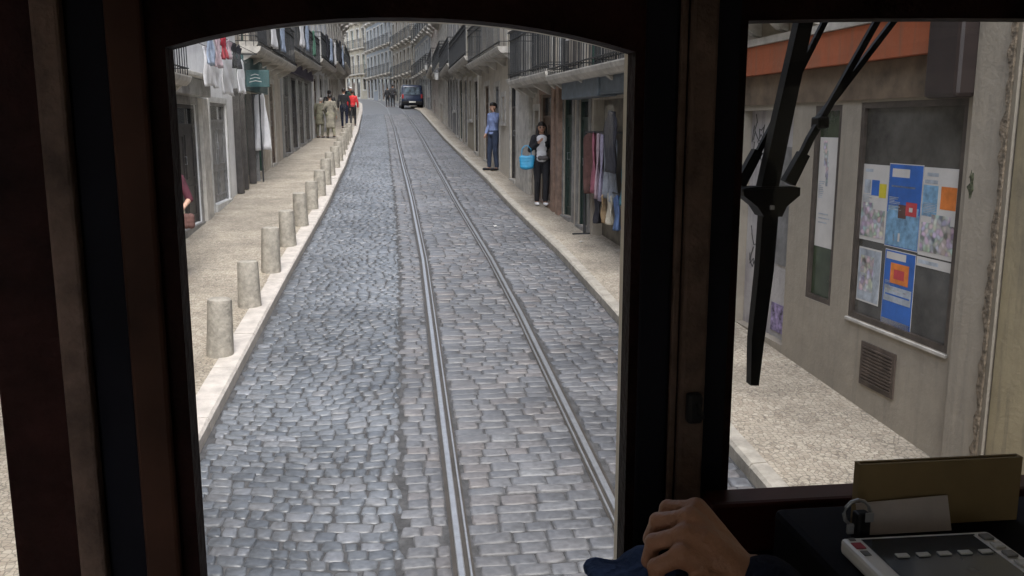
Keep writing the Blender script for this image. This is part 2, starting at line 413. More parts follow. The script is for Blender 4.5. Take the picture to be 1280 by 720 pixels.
# ------------------------------------------------------------ houses
class House:
    def __init__(s, A, B, right, label, wallm, top, depth=7.0):
        s.A = Vector((*A, 0)); s.B = Vector((*B, 0)); s.right = right; s.wallm = wallm; s.top = top; s.depth = depth
        if right: o, e = s.A, s.B
        else: o, e = s.B, s.A
        s.o = o; d = e - o; s.len = d.length; s.ang = math.atan2(d.y, d.x); s.d = d.normalized()
        s.root = empty('house', (o.x, o.y, 0), s.ang, label, 'house', 'houses on the right side of the street' if right else 'houses on the left side of the street')
        s.ops = []; s.xc = []
    def u(s, y):
        """distance along the facade of the point at street distance y"""
        return (y - s.o.y) / s.d.y
    def rng(s, ya, yb):
        a, b = s.u(ya), s.u(yb); return (min(a, b), max(a, b))
    def ground(s, u): return gz(s.o.y + s.d.y * u) + .10
    def opening(s, u0, u1, z0, z1, kind, **k):
        s.ops.append((u0, u1, z0, z1, kind, k))
    def wall(s, base=-.6):
        us = sorted(set([0, s.len] + [o[0] for o in s.ops] + [o[1] for o in s.ops]))
        gmin = min(s.ground(0), s.ground(s.len)) - .6
        zs = sorted(set([gmin, s.top] + [o[2] for o in s.ops] + [o[3] for o in s.ops]))
        us = [u for u in us if -1e-6 <= u <= s.len + 1e-6]
        b = MB(); t = .2
        for i in range(len(us) - 1):
            for j in range(len(zs) - 1):
                cu, cz = (us[i] + us[i + 1]) / 2, (zs[j] + zs[j + 1]) / 2
                if any(o[0] < cu < o[1] and o[2] < cz < o[3] for o in s.ops): continue
                b.add([(us[i], 0, zs[j]), (us[i + 1], 0, zs[j]), (us[i + 1], 0, zs[j + 1]), (us[i], 0, zs[j + 1])], [(0, 1, 2, 3)])
        for (u0, u1, z0, z1, kind, k) in s.ops:
            b.add([(u0, 0, z0), (u0, -t, z0), (u0, -t, z1), (u0, 0, z1)], [(0, 1, 2, 3)])
            b.add([(u1, 0, z0), (u1, 0, z1), (u1, -t, z1), (u1, -t, z0)], [(0, 1, 2, 3)])
            b.add([(u0, 0, z1), (u0, -t, z1), (u1, -t, z1), (u1, 0, z1)], [(0, 1, 2, 3)])
            b.add([(u0, 0, z0), (u1, 0, z0), (u1, -t, z0), (u0, -t, z0)], [(0, 1, 2, 3)])
        L_, D = s.len, s.depth
        b.add([(0, 0, gmin), (0, 0, s.top), (0, -D, s.top), (0, -D, gmin)], [(0, 1, 2, 3)])
        b.add([(L_, 0, gmin), (L_, -D, gmin), (L_, -D, s.top), (L_, 0, s.top)], [(0, 1, 2, 3)])
        b.add([(0, -D, gmin), (0, -D, s.top), (L_, -D, s.top), (L_, -D, gmin)], [(0, 1, 2, 3)])
        # doubled inner skin behind the openings, so that no light leaks through
        b.add([(.02, -t - .05, gmin), (L_ - .02, -t - .05, gmin), (L_ - .02, -t - .05, s.top), (.02, -t - .05, s.top)], [(0, 1, 2, 3)])
        me = bpy.data.meshes.new('wall'); me.from_pydata(b.v, [], b.f); me.materials.append(s.wallm)
        w = bpy.data.objects.new('wall', me); col.objects.link(w); w.parent = s.root
        for o in s.ops: s.fill(*o)
        s.cap()
    def cap(s):
        z = s.top; L_, D = s.len, s.depth
        b = MB(); b.prism([(.28, z), (.28, z + .08), (-D / 2, z + 1.9), (-D - .2, z + .08), (-D - .2, z)], 'x', 0.0, L_)
        r_ = b.build('roof', M['roof'], s.root)
        MB().prism([(.002, z - .28), (.16, z - .06), (.16, z - .002), (.002, z - .002)], 'x', .003, L_ - .003).build('cornice', M['stone'], s.root)
    def fill(s, u0, u1, z0, z1, kind, k):
        t = -.12 if kind != 'door' else -.055; w = u1 - u0; h = z1 - z0
        fm = k.get('frame', M['frame_w']); sur = k.get('surround', M['stone']); sw = k.get('sw', .13)
        if kind in ('window', 'french'):
            b = MB(); e = .001
            # stone surround proud of the wall
            if sur:
                b2 = MB(); zb = z0 if kind == 'french' else z0 - .0
                b2.box(u0 - sw, u0, .0, .025, zb, z1 + sw); b2.box(u1, u1 + sw, .0, .025, zb, z1 + sw); b2.box(u0, u1, .0, .025, z1, z1 + sw)
                if kind == 'window': b2.box(u0 - sw - .02, u1 + sw + .02, 0, .06, z0 - .1, z0)
                b2.build('surround', sur, s.root)
            f = .05
            for x0, x1, za, zb in ((u0 + e, u0 + f, z0 + e, z1 - e), (u1 - f, u1 - e, z0 + e, z1 - e), (u0 + f, u1 - f, z0 + e, z0 + f), (u0 + f, u1 - f, z1 - f, z1 - e)):
                b.box(x0, x1, t - .04, t + .02, za, zb)
            if k.get('split', True):
                b.box((u0 + u1) / 2 - .03, (u0 + u1) / 2 + .03, t - .035, t + .025, z0 + f, z1 - f)
                nt_ = k.get('bars', 2)
                for q in range(1, nt_ + 1):
                    zz = z0 + h * q / (nt_ + 1)
                    b.box(u0 + f, (u0 + u1) / 2 - .03, t - .03, t + .01, zz - .014, zz + .014); b.box((u0 + u1) / 2 + .03, u1 - f, t - .03, t + .01, zz - .014, zz + .014)
            wd = b.build('window', fm, s.root)
            if k.get('shut'):
                MB().box(u0 + f, u1 - f, t - .025, t - .02, z0 + f, z1 - f).build('pane', M['pane'], wd)
                bs = MB(); n = int(h / .09)
                for q in range(n): bs.box(u0 + f, u1 - f, t - .018, t - .004, z0 + f + q * .09, z0 + f + q * .09 + .06)
                bs.build('shutter', k['shut'], wd)
            else:
                MB().box(u0 + f, u1 - f, t - .025, t - .015, z0 + f, z1 - f).build('pane', M['pane'], wd)
        elif kind == 'door':
            dm = k.get('door', M['door_d'])
            b = MB(); e = .002
            fanl = k.get('fan', .45)
            b.box(u0 + e, u0 + .06, t - .05, t + .03, z0, z1 - e); b.box(u1 - .06, u1 - e, t - .05, t + .03, z0, z1 - e); b.box(u0 + .06, u1 - .06, t - .05, t + .03, z1 - .06, z1 - e)
            leaf = [(u0 + .06, (u0 + u1) / 2 - .005), ((u0 + u1) / 2 + .005, u1 - .06)] if w > .95 else [(u0 + .06, u1 - .06)]
            zt = z1 - .06 - fanl
            for (a, c) in leaf:
                b.box(a, c, t - .04, t, z0 + .01, zt)
                hh = (zt - z0)
                for (p0, p1) in ((.08, .4), (.47, .92)):
                    zA, zB = z0 + hh * p0, z0 + hh * p1
                    for q in ((a + .06, c - .06, zA, zA + .025), (a + .06, c - .06, zB - .025, zB), (a + .06, a + .085, zA + .025, zB - .025), (c - .085, c - .06, zA + .025, zB - .025)):
                        b.box(q[0], q[1], t, t + .018, q[2], q[3])
            b.box(u0 + .06, u1 - .06, t - .045, t + .02, zt, zt + .05)
            d = b.build('door', dm, s.root)
            if k.get('look'): d['label'] = k['look']
            MB().box(u0 + .06, u1 - .06, t - .035, t - .02, zt + .05, z1 - .06).build('fanlight', M['pane'], d)
            hx = (u0 + u1) / 2 + .06
            MB().tube([(hx, t, z0 + 1.0), (hx, t + .05, z0 + 1.0), (hx, t + .05, z0 + 1.12), (hx, t, z0 + 1.12)], .01, 6).build('handle', M['steel'], d)
            if sur:
                b2 = MB(); gl = min(s.ground(u0), s.ground(u1)) - .15
                b2.box(u0 - sw, u0, .0, .018, gl, z1 + sw); b2.box(u1, u1 + sw, .0, .018, gl, z1 + sw); b2.box(u0, u1, .0, .018, z1, z1 + sw)
                b2.box(u0, u1, -.1, .06, gl, z0 - .002)
                b2.build('door_surround', sur, s.root)
        elif kind == 'void':      # recess with own filling made elsewhere
            pass
    def balcony(s, u0, u1, z, out=.42, cloth=False, m=None):
        """slab with moulded edge on brackets and an iron railing of thin bars"""
        b = MB(); b.prism([(0.003, z - .14), (out - .06, z - .14), (out, z - .08), (out + .02, z - .02), (out + .02, z), (0.003, z)], 'x', u0, u1)
        sl = b.build('balcony_slab', m or M['stone'], s.root)
        n = max(2, int((u1 - u0) / 1.3))
        for q in range(n + 1):
            uu = u0 + .12 + (u1 - u0 - .24) * q / n
            MB().prism([(.004, z - .142), (out * .75, z - .142), (out * .6, z - .2), (.08, z - .32), (.004, z - .34)], 'x', uu - .05, uu + .05).build('bracket', m or M['stone'], sl)
        r_ = MB(); hh = .95; o_ = out - .03
        def bars(p, q):
            L_ = (Vector(q) - Vector(p)).length; k = max(1, int(L_ / .14))
            for i in range(k + 1):
                x = Vector(p).lerp(Vector(q), i / k); r_.box(x.x - .006, x.x + .006, x.y - .006, x.y + .006, z, z + hh)
        bars((u0 + .03, o_, 0), (u1 - .03, o_, 0)); bars((u0 + .03, .05, 0), (u0 + .03, o_ - .1, 0)); bars((u1 - .03, .05, 0), (u1 - .03, o_ - .1, 0))
        rl = r_.build('railing', M['iron'], s.root)
        h2 = MB()
        for zz, th in ((z + hh, .03), (z + .1, .015), (z + hh - .16, .015)):
            h2.box(u0 + .0, u1 - .0, o_ - .02, o_ + .02, zz, zz + th); h2.box(u0, u0 + .04, .0, o_ - .02, zz, zz + th); h2.box(u1 - .04, u1, .0, o_ - .02, zz, zz + th)
        h2.build('handrail', M['iron'], rl)
    def pipe(s, u):
        MB().tube([(u, .07, s.ground(u) + .05), (u, .07, s.top - .3)], .045, 8).build('drainpipe', M['pipe'], s.root)
    def upper(s, z1, n=None, floors=3, pitch=2.9, style='french', balc=True, frame=None, surround=None, shut=None, w=.95, maxz=None, rails=True):
        n = n or max(1, int(s.len / 2.3))
        for fl in range(floors):
            z = z1 + fl * pitch
            if z + 2.3 > s.top - .3: break
            for i in range(n):
                c = s.len * (i + .5) / n
                if style == 'french': s.opening(c - w / 2, c + w / 2, z + .02, z + 2.15, 'french', frame=frame or M['frame_w'], surround=surround or M['stone'], shut=shut if (i + fl) % 3 == 0 else None)
                else: s.opening(c - w / 2, c + w / 2, z + .75, z + 2.15, 'window', frame=frame or M['frame_w'], surround=surround or M['stone'], shut=shut if (i + fl) % 2 == 0 else None)
            if balc and style == 'french':
                if fl == 0 and balc != 'single': s.balcony(.25, s.len - .25, z)
                else:
                    for i in range(n):
                        c = s.len * (i + .5) / n; s.balcony(c - w / 2 - .22, c + w / 2 + .22, z, .38)
    def doors(s, n=None, w=1.05, h=2.15, mats=None, sur=None, skip=()):
        n = n or max(1, int(s.len / 1.75)); mats = mats or [M['door_d'], M['door_br'], M['door_gr'], M['door_gn']]
        for i in range(n):
            if i in skip: continue
            c = s.len * (i + .5) / n + rnd.uniform(-.12, .12); z0 = max(s.ground(c - w / 2), s.ground(c + w / 2)) + .04
            if (i * 7 + n) % 4 == 3: s.opening(c - .45, c + .45, z0 + .9, z0 + h, 'window', frame=M['frame_d'], surround=sur)
            else: s.opening(c - w / 2, c + w / 2, z0, z0 + h, 'door', door=mats[(i + n) % len(mats)], surround=sur)

P = dict(
    grey=plaster('grey_render', (.36, .32, .26), (.18, .165, .145), .5),
    ochre=plaster('ochre_plaster', (.40, .34, .22), (.17, .15, .115), 1.0),
    white=plaster('white_plaster', (.76, .76, .76), (.36, .35, .34), .35),
    cream=plaster('cream_plaster', (.58, .53, .45), (.2, .17, .13), .6),
    beige=plaster('beige_plaster', (.50, .45, .38), (.17, .145, .12), .7),
    pink=plaster('pinkish_plaster', (.48, .39, .34), (.18, .15, .13), .6),
    pale=plaster('pale_blue_grey_tile', (.33, .36, .385), (.22, .22, .22), .5),
    olive=plaster('olive_plaster', (.28, .25, .18), (.12, .11, .09), .6),
    sand=plaster('sand_plaster', (.42, .38, .30), (.2, .17, .12), .7),
    dgrey=plaster('dark_grey_plaster', (.30, .30, .30), (.08, .08, .08), .5),
)
# ---- right side, near to far
H = House((3.80, -9), (3.735, 5.13), True, 'ochre house with cracked peeling plaster at the right edge of the view', P['ochre'], 10.5)
H.upper(3.4, floors=2, style='window', balc=False); H.doors(3, skip=(2,)); H.wall()

H = House((3.72, 5.15), (3.55, 9.3), True, 'grey rendered shop house with an orange band over its postered window', P['grey'], 11.5)
RW = H
a, b = H.rng(5.58, 6.88); H.opening(a, b, 1.25, 2.98, 'void')
shopwin = (a, b)
c, d = H.rng(7.17, 7.62); H.opening(c, d, 1.27, 2.97, 'void')
e_, f_ = H.rng(8.02, 9.15); H.opening(e_, f_, gz(8.9) + .12, 2.95, 'void')
H.upper(4.0, n=2, floors=2, style='french', balc='single'); H.wall()
def shop_window(H, u0, u1, z0, z1, fm, pm, lab=None, fr=.045, dep=.07):
    b = MB(); t = -dep
    b.box(u0 + .001, u0 + fr, t - .03, t + .03, z0 + .001, z1 - .001); b.box(u1 - fr, u1 - .001, t - .03, t + .03, z0 + .001, z1 - .001)
    b.box(u0 + fr, u1 - fr, t - .03, t + .03, z0 + .001, z0 + fr); b.box(u0 + fr, u1 - fr, t - .03, t + .03, z1 - fr, z1 - .001)
    w = b.build('window', fm, H.root)
    if lab: w['label'] = lab
    MB().box(u0 + fr, u1 - fr, t - .012, t, z0 + fr, z1 - fr).build('pane', pm, w)
    return w
SHOPG = mat('shop_glass', (.10, .095, .085), .12, var=.35, scale=2.2)
GREENP = mat('green_panel', (.05, .07, .04), .25, var=.35, scale=1.5)
shop_window(H, *shopwin, 1.25, 2.98, mat('weathered_frame', (.07, .055, .045), .5, var=.3), SHOPG, dep=.035)
MB().bbox(shopwin[0] - .01, shopwin[1] + .01, .0, .022, 1.222, 1.247, .004).build('sill', M['stone'], H.root)
shop_window(H, c, d, 1.27, 2.97, mat('weathered_frame', (.07, .055, .045)), GREENP, 'narrow green panelled shop window', dep=.035)
# graffitied shutter beside it
GRAF = plaster('scrawled_white_shutter', (.50, .48, .47), (.2, .18, .2), .8)
sh = MB(); zb = gz(8.9) + .12
sh.box(e_ + .002, f_ - .002, -.12, -.10, zb, 2.948)
rg = random.Random(5)
for q in range(26):      # scrawled tags sprayed as thin strokes on the shutter
    x = rg.uniform(e_ + .5, f_ - .05); z = rg.uniform(1.3, 2.85)
    pts = [(x, -.098, z)]
    for k in range(4): pts.append((min(max(pts[-1][0] + rg.uniform(-.08, .08), e_ + .45), f_ - .03), -.098, pts[-1][2] + rg.uniform(-.12, .09)))
    sh.tube(pts, .006, 4, 1)
shut = sh.build('shop_shutter', [GRAF, M['frame_d']], H.root)
MB().box(e_ + .06, e_ + .42, -.10, -.088, 1.45, 2.6).build('grey_panel', M['door_gr'], shut)
MB().box(e_ + .1, e_ + .45, -.10, -.092, zb + .06, zb + .34).build('sticker', mat('lilac_sticker', (.32, .26, .45), .6, var=.5, scale=14), shut)
# orange band
ORANGE = plaster('orange_band', (.44, .135, .065), (.20, .13, .09), .85)
ua, ub = H.rng(5.86, 9.29)
MB().box(ua, ub, .0, .10, 3.29, 3.56).build('fascia_band', ORANGE, H.root)
MB().box(ua, ub, .0, .13, 3.565, 3.63).build('band_cornice', M['stone'], H.root)
MB().box(ua, ub, .001, .02, 3.0, 3.285).build('fascia_underside', mat('brown_board', (.16, .115, .075), .7, var=.3, scale=4), H.root)
MB().bbox(H.u(5.50), H.u(5.85), .002, .16, 2.98, 3.62, .03).build('roller_box', mat('dark_brown_metal', (.03, .02, .018), .5), H.root)
# pilaster and vent
MB().bbox(H.u(5.18), H.u(5.50), .001, .035, .3, 3.6, .008).build('pilaster', P['grey'], H.root)
v = MB(); va, vb = H.rng(6.15, 6.62)
v.box(va, vb, .001, .014, .75, 1.1)
for k in range(11): v.box(va + .03, vb - .03, .014, .022, .785 + k * .027, .797 + k * .027)
v.build('vent_grille', mat('rusty_vent', (.10, .075, .06), .6, var=.3), H.root)
H.pipe(H.u(9.24))
eb = MB(); r9 = random.Random(9); pts = []
zz = .3
while zz < 3.7: pts.append((zz, r9.uniform(.02, .07))); zz += .07
poly = [(H.u(5.16) - .02, z) for z, w_ in pts[::-1]] + [(H.u(5.16) - .02 + w_, z) for z, w_ in pts]
eb.prism([(p, q) for p, q in poly], 'y', .036, .050); 
eb.build('broken_plaster_edge', mat('brown_rubble', (.20, .16, .115), .95, var=.4, scale=22, bump=.8), H.root)
mp_ = MB(); mp_.prism([(H.u(5.44) + (.026 + .012 * math.sin(5 * q) + .006 * math.sin(11 * q)) * math.cos(q * .2618), 2.42 + (.075 + .03 * math.sin(4 * q)) * math.sin(q * .2618)) for q in range(24)], 'y', .03, .0365); mp_.build('moss_patch', mat('moss', (.10, .11, .06), .95, var=.5, scale=40, bump=.8), H.root)

# posters on the shop window (each its own thing)
def flat_art(name, H, u0, u1, z0, z1, off, blocks, mats, label, grp, cat='poster'):
    """paper sheet with printed areas; u mirrored so that left in the photo is the farther end"""
    b = MB(); b.box(u0, u1, off, off + .002, z0, z1, 0)
    W, Hh = u1 - u0, z1 - z0
    r7 = random.Random(int(u0 * 1000))
    for q in range(9 if W > .3 and Hh > .3 else 0):
        yy = .45 + q * .018 if mats is PM else .5
        blocks = blocks + [(.06, .06 + r7.uniform(.15, .4), yy, yy + .008, 8)]
    for i, (x0, x1, y0, y1, mi) in enumerate(blocks):
        k = (i % 7) * .0004
        b.box(u1 - W * x1, u1 - W * x0, off + .0021 + k, off + .0024 + k, z0 + Hh * y0, z0 + Hh * y1, mi)
    o = b.build(name, mats); 
    o.matrix_world = H.root_matrix
    return tag(o, label, cat, grp)
H.root_matrix = Matrix.Translation((H.o.x, H.o.y, 0)) @ Matrix.Rotation(H.ang, 4, 'Z')
PM = [mat('paper_white', (.62, .60, .57), .6, var=.05), mat('print_blue', (.03, .14, .50), .5, var=.15), mat('print_sky', (.22, .42, .62), .5, var=.3, scale=12),
      mat('print_orange', (.75, .22, .04), .5, var=.2), mat('print_yellow', (.65, .55, .04), .5), mat('print_red', (.55, .06, .07), .5), mat('print_photo', (.34, .29, .28), .5, var=.6, scale=22),
      mat('print_dark', (.12, .06, .05), .5), mat('print_pale', (.45, .5, .56), .5, var=.25, scale=10)]
def blobs(seed, x0, x1, y0, y1, n, cols, sz=.09):
    r_ = random.Random(seed); return [(lambda a, b_, s1, s2: (a, min(a + s1, .97), b_, min(b_ + s2, y1), r_.choice(cols)))(r_.uniform(x0, x1), r_.uniform(y0, y1 - .02), r_.uniform(sz * .4, sz), r_.uniform(sz * .2, sz)) for _ in range(n)]
def collage():
    m, nt, b = node_mat('print_collage'); N = nt.nodes; L = nt.links
    tc = N.new('ShaderNodeTexCoord'); v = N.new('ShaderNodeTexVoronoi'); v.inputs['Scale'].default_value = 26; v.feature = 'SMOOTH_F1'
    L.new(tc.outputs['Object'], v.inputs['Vector']); h = N.new('ShaderNodeHueSaturation'); h.inputs['Saturation'].default_value = .3; h.inputs['Value'].default_value = .75
    L.new(v.outputs['Color'], h.inputs['Color']); L.new(h.outputs[0], b.inputs['Base Color']); b.inputs['Roughness'].default_value = .5
    return m
PM[6] = collage()
A_, B_ = shopwin; OFF = -.033
yP = lambda ya, yb: H.rng(ya, yb)
u0, u1 = yP(6.48, 6.84); flat_art('poster', H, u0, u1, 1.90, 2.50, OFF, [(.1, .4, .9, .94, 8), (.38, .68, .6, .8, 1), (.68, .95, .58, .76, 4), (.1, .34, .62, .8, 8)] + [(.04, .96, .05, .42, 6), (.1, .5, .4, .5, 6)], PM, 'white poster with blue and yellow squares, far end of the shop window', 'posters taped in the shop window')
u0, u1 = yP(6.05, 6.475); flat_art('poster', H, u0, u1, 1.89, 2.52, OFF, [(.01, .99, .01, .99, 1), (.1, .62, .84, .94, 0), (.02, .98, .02, .42, 2), (.05, .95, .38, .5, 2), (.36, .6, .36, .52, 7), (.58, .9, .4, .56, 5), (.68, .78, .45, .5, 0), (.1, .8, .72, .74, 8), (.1, .85, .04, .08, 7), (.25, .3, .08, .16, 0), (.4, .46, .08, .18, 0)], PM, 'large blue poster with white caption and red badge, upper middle of the window', 'posters taped in the shop window')
u0, u1 = yP(5.62, 6.045); flat_art('poster', H, u0, u1, 1.88, 2.51, OFF, [(.02, .42, .45, .8, 2), (.1, .4, .9, .94, 8), (.5, .9, .55, .8, 3), (.05, .4, .82, .86, 8)] + [(.04, .96, .05, .38, 6), (.3, .8, .36, .48, 6)], PM, 'white poster with an orange square, near end of the shop window', 'posters taped in the shop window')
u0, u1 = yP(6.06, 6.45); flat_art('poster', H, u0, u1, 1.27, 1.87, OFF, [(.01, .99, .01, .99, 1), (.05, .7, .88, .97, 0), (.22, .82, .58, .84, 3), (.34, .68, .64, .76, 5), (.05, .95, .34, .54, 8), (.1, .9, .42, .44, 1), (.1, .8, .48, .5, 6), (.03, .97, .03, .11, 0)], PM, 'blue poster with an orange block, lower middle of the shop window', 'posters taped in the shop window')
u0, u1 = yP(6.50, 6.82); flat_art('poster', H, u0, u1, 1.40, 1.84, OFF, [(.02, .98, .03, .97, 8)] + [(.1, .7, .2, .85, 6)], PM, 'faded grey photo sheet, lower far corner of the shop window', 'posters taped in the shop window')
u0, u1 = yP(5.63, 6.05); flat_art('notice_strip', H, u0, u1, 1.80, 1.868, OFF, [(.05, .6, .3, .7, 8)], PM, 'white paper strip under the orange squared poster', 'posters taped in the shop window', 'notice')
u0, u1 = yP(7.26, 7.56); o_ = flat_art('paper_notice', H, u0, u1, 1.75, 2.70, OFF, [(.2, .42, .86, .97, 6), (.28, .5, .74, .88, 6), (.4, .56, .64, .78, 6), (.44, .56, .56, .68, 6), (.15, .7, .3, .31, 8), (.15, .8, .26, .27, 8), (.15, .65, .22, .23, 8)], PM, 'tall white paper notice taped to the narrow green window', None, 'notice')

# ---- R2 clothes shop
H = House((3.42, 9.32), (2.975, 15.25), True, 'beige house with the clothes shop and its grey-blue sign on the right', P['beige'], 12.0)
RC = H
a, b = H.rng(10.6, 14.2); H.opening(a, b, gz(12.5) + .14, 3.2, 'void'); shop = (a, b)
a, b = H.rng(14.45, 15.05); H.opening(a, b, gz(15) + .14, 3.25, 'door', door=M['door_gn'], surround=M['stone_dk'], fan=.3)
H.upper(3.62, n=3, floors=3, style='french', balc='single', frame=M['frame_g'])
H.balcony(.1, H.len - .0, 3.62, .52)
H.ops = [o for o in H.ops]; H.wall()
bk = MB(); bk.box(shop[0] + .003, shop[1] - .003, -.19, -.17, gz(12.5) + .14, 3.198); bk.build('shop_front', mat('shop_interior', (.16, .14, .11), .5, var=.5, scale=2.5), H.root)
H.root_matrix = Matrix.Translation((H.o.x, H.o.y, 0)) @ Matrix.Rotation(H.ang, 4, 'Z')
s_ = MB(); sa, sb = H.rng(12.9, 14.95)
s_.bbox(sa, sb, .04, .34, 3.22, 3.55, .015); s_.bbox(H.u(12.9), H.u(11.8), .04, .30, 3.25, 3.52, .015); so = s_.build('shop_sign', mat('blue_grey_sign', (.13, .16, .19), .5, var=.15)); so.matrix_world = H.root_matrix
tag(so, 'blank grey-blue box sign above the clothes shop entrance', 'sign')
rkp = H.u(14.3); rk = MB()
rk.tube([(rkp, .10, H.ground(rkp)), (rkp, .10, 2.72)], .022, 8); rk.tube([(rkp, .10, 2.7), (H.u(11.6), .10, 2.7)], .015, 8); rk.tube([(H.u(11.6), .10, H.ground(H.u(11.6))), (H.u(11.6), .10, 2.72)], .02, 8)
for q in (rkp, H.u(11.6)): rk.box(q - .02, q + .02, .01, .3, H.ground(q) - .02, H.ground(q) + .02)
ro = rk.build('clothes_rack', M['iron']); ro.matrix_world = H.root_matrix; tag(ro, 'dark metal clothes rack standing at the clothes shop front', 'clothes rack')
def garment(H, u, z, w, h, m, kind, label, grp, out=.32, name=None, turn=0):
    """hanging garment: thin folded cloth with an outline of its own and real thickness"""
    r_ = random.Random(int(u * 1000 + z * 77)); nx, nz = 14, 14; ph = r_.uniform(0, 6)
    vs = []; fs = []
    for side in (0, 1):
        for j in range(nz + 1):
            v = j / nz
            if kind == 'shirt': prof = .32 + 1.0 * min(1, v * 5) if v < .2 else (1.0 if v < .38 else .66 + .06 * v)
            elif kind == 'dress': prof = .5 + .5 * v if v > .1 else .35 + v * 2
            elif kind == 'coat': prof = .4 + 3.5 * v if v < .15 else .92 + .08 * v
            else: prof = 1.0
            prof = min(prof, 1.05)
            for i in range(nx + 1):
                s = (i / nx - .5) * prof
                f = .026 * math.sin(s * w * 30 + ph + v * 1.9) * (.3 + v) + .014 * math.sin(s * 9 + v * 8 + ph) + .007 * math.sin(s * w * 71 + v * 5)
                vs.append((s * w, f + (side - .5) * (.02 if kind != 'sheet' else .008), -v * h + .015 * math.sin(s * 8 + ph)))
    K = (nx + 1) * (nz + 1)
    for side in (0, 1):
        for j in range(nz):
            for i in range(nx):
                a = side * K + j * (nx + 1) + i; q = (a, a + 1, a + nx + 2, a + nx + 1); fs.append(q if side else q[::-1])
    rim = [i for i in range(nx + 1)] + [j * (nx + 1) + nx for j in range(1, nz + 1)] + [nz * (nx + 1) + i for i in range(nx - 1, -1, -1)] + [j * (nx + 1) for j in range(nz - 1, 0, -1)]
    for i in range(len(rim)): a, b2 = rim[i], rim[(i + 1) % len(rim)]; fs.append((a, b2, b2 + K, a + K))
    o = MB().add(vs, fs).build(name or kind, m, smooth=True)
    o.matrix_world = H.root_matrix @ Matrix.Translation((u, out, z)) @ Matrix.Rotation(turn, 4, 'Z')
    return tag(o, label, 'clothing' if kind != 'sheet' else 'laundry', grp)
C = {k: mat('cloth_' + k, c, .85, var=.2, scale=9) for k, c in dict(rose=(.35, .12, .16), pinkw=(.5, .38, .42), greyb=(.25, .27, .31), teal=(.06, .17, .22), orange=(.36, .25, .14), blue=(.08, .13, .26), red=(.4, .03, .05), brown=(.14, .07, .06), lilac=(.38, .34, .45), cream=(.55, .5, .4), green=(.1, .22, .16), dark=(.03, .03, .04), lblue=(.35, .42, .55), maroon=(.08, .018, .03)).items()}
G1 = 'clothes hanging outside the clothes shop'
items = [(14.0, 2.7, .36, .95, 'brown', 'coat', 'dark brown coat at the far end of the clothes rack'), (13.8, 2.68, .34, .9, 'rose', 'dress', 'rose red dress hanging beside the brown coat'), (13.6, 2.7, .34, 1.0, 'pinkw', 'dress', 'pale pink dress hanging on the rack'),
         (13.4, 2.68, .34, 1.0, 'lilac', 'dress', 'pale lilac dress in the middle of the rack'), (13.2, 2.7, .36, .95, 'greyb', 'coat', 'grey-blue coat hanging on the rack'), (12.6, 3.0, .55, .85, 'dark', 'coat', 'black coat hung high at the near end of the rack'), (12.9, 2.66, .36, .95, 'greyb', 'shirt', 'grey shirt beside the black coat'), (12.35, 2.2, .4, .5, 'teal', 'shirt', 'teal shirt below the black coat'),
         (13.2, 1.82, .38, .45, 'orange', 'shirt', 'orange shirt hung low below the dresses'), (12.95, 1.82, .32, .45, 'cream', 'shirt', 'cream shirt hung low beside the orange one'), (12.6, 1.82, .38, .5, 'blue', 'dress', 'blue dress hung low beside the cream shirt'), (13.55, 1.82, .3, .5, 'dark', 'shirt', 'small black shirt hung low under the pink dress')]
for (y, z, w, h, c_, k, lab) in items: garment(H, H.u(y), z, w, h, C[c_], k, lab, G1, out=.10 if z != 3.0 else .22, name='hanging_' + k, turn=rnd.uniform(-.5, .5))
lowr = MB(); lowr.tube([(rkp, .10, 1.84), (H.u(11.6), .10, 1.84)], .012, 6); lo = lowr.build('lower_bar', M['iron'], ro)

# ---- R3.. R7
H = House((2.97, 15.27), (2.66, 20.3), True, 'beige house with tall pinkish door frames and a pale corner pilaster on the right', P['beige'], 12.5)
WOODP = mat('pinkish_wood', (.30, .20, .15), .6, var=.25, scale=5)
for (ya, yb, dm) in ((15.45, 16.1, M['door_gn']), (16.9, 18.0, M['door_br'])):
    a, b = H.rng(ya, yb); H.opening(a, b, gz(yb) + .13, 3.4, 'door', door=dm, surround=M['stone_dk'] if ya < 16 else WOODP, fan=.4)
a, b = H.rng(18.15, 18.6); H.opening(a, b, 2.3, 3.1, 'window', frame=M['frame_d'], split=False)
H.upper(3.78, n=2, floors=3, style='french', balc='single', frame=M['frame_w'])
H.balcony(.0, H.u(18.75), 3.70, .52); H.wall()
for ya in (16.15, 16.55): MB().bbox(H.u(ya), H.u(ya) + .22, .002, .09, .9, 3.5, .01).build('door_jamb', WOODP, H.root)
MB().bbox(H.u(18.85), H.len - .02, .002, .09, .9, 12.3, .015).build('pilaster', M['stone'], H.root)
def std(A, B, right, label, wm, top, z1, dn=None, dm=None, un=None, **k):
    H = House(A, B, right, label, wm, top); H.doors(dn, mats=dm, sur=k.pop('sur', M['stone'])); H.upper(z1, n=un, **k); H.wall(); H.root_matrix = Matrix.Translation((H.o.x, H.o.y, 0)) @ Matrix.Rotation(H.ang, 4, 'Z'); return H
H = House((2.65, 20.32), (2.39, 27.2), True, 'cream house with a tall dark doorway behind the man in blue', P['cream'], 13)
a, b = H.rng(20.6, 21.45); H.opening(a, b, gz(21.4) + .13, 3.75, 'door', door=M['door_d'], fan=.5)
a, b = H.rng(22.3, 22.75); H.opening(a, b, 2.9, 3.5, 'window', frame=M['frame_d'], split=False)
a, b = H.rng(23.3, 24.1); H.opening(a, b, gz(24.1) + .13, 3.8, 'door', door=M['door_gr'])
a, b = H.rng(25.2, 26.1); H.opening(a, b, gz(26.1) + .13, 3.9, 'door', door=M['door_br'])
H.upper(4.55, n=3, floors=3, style='french', frame=M['frame_g'], w=.9); H.wall()
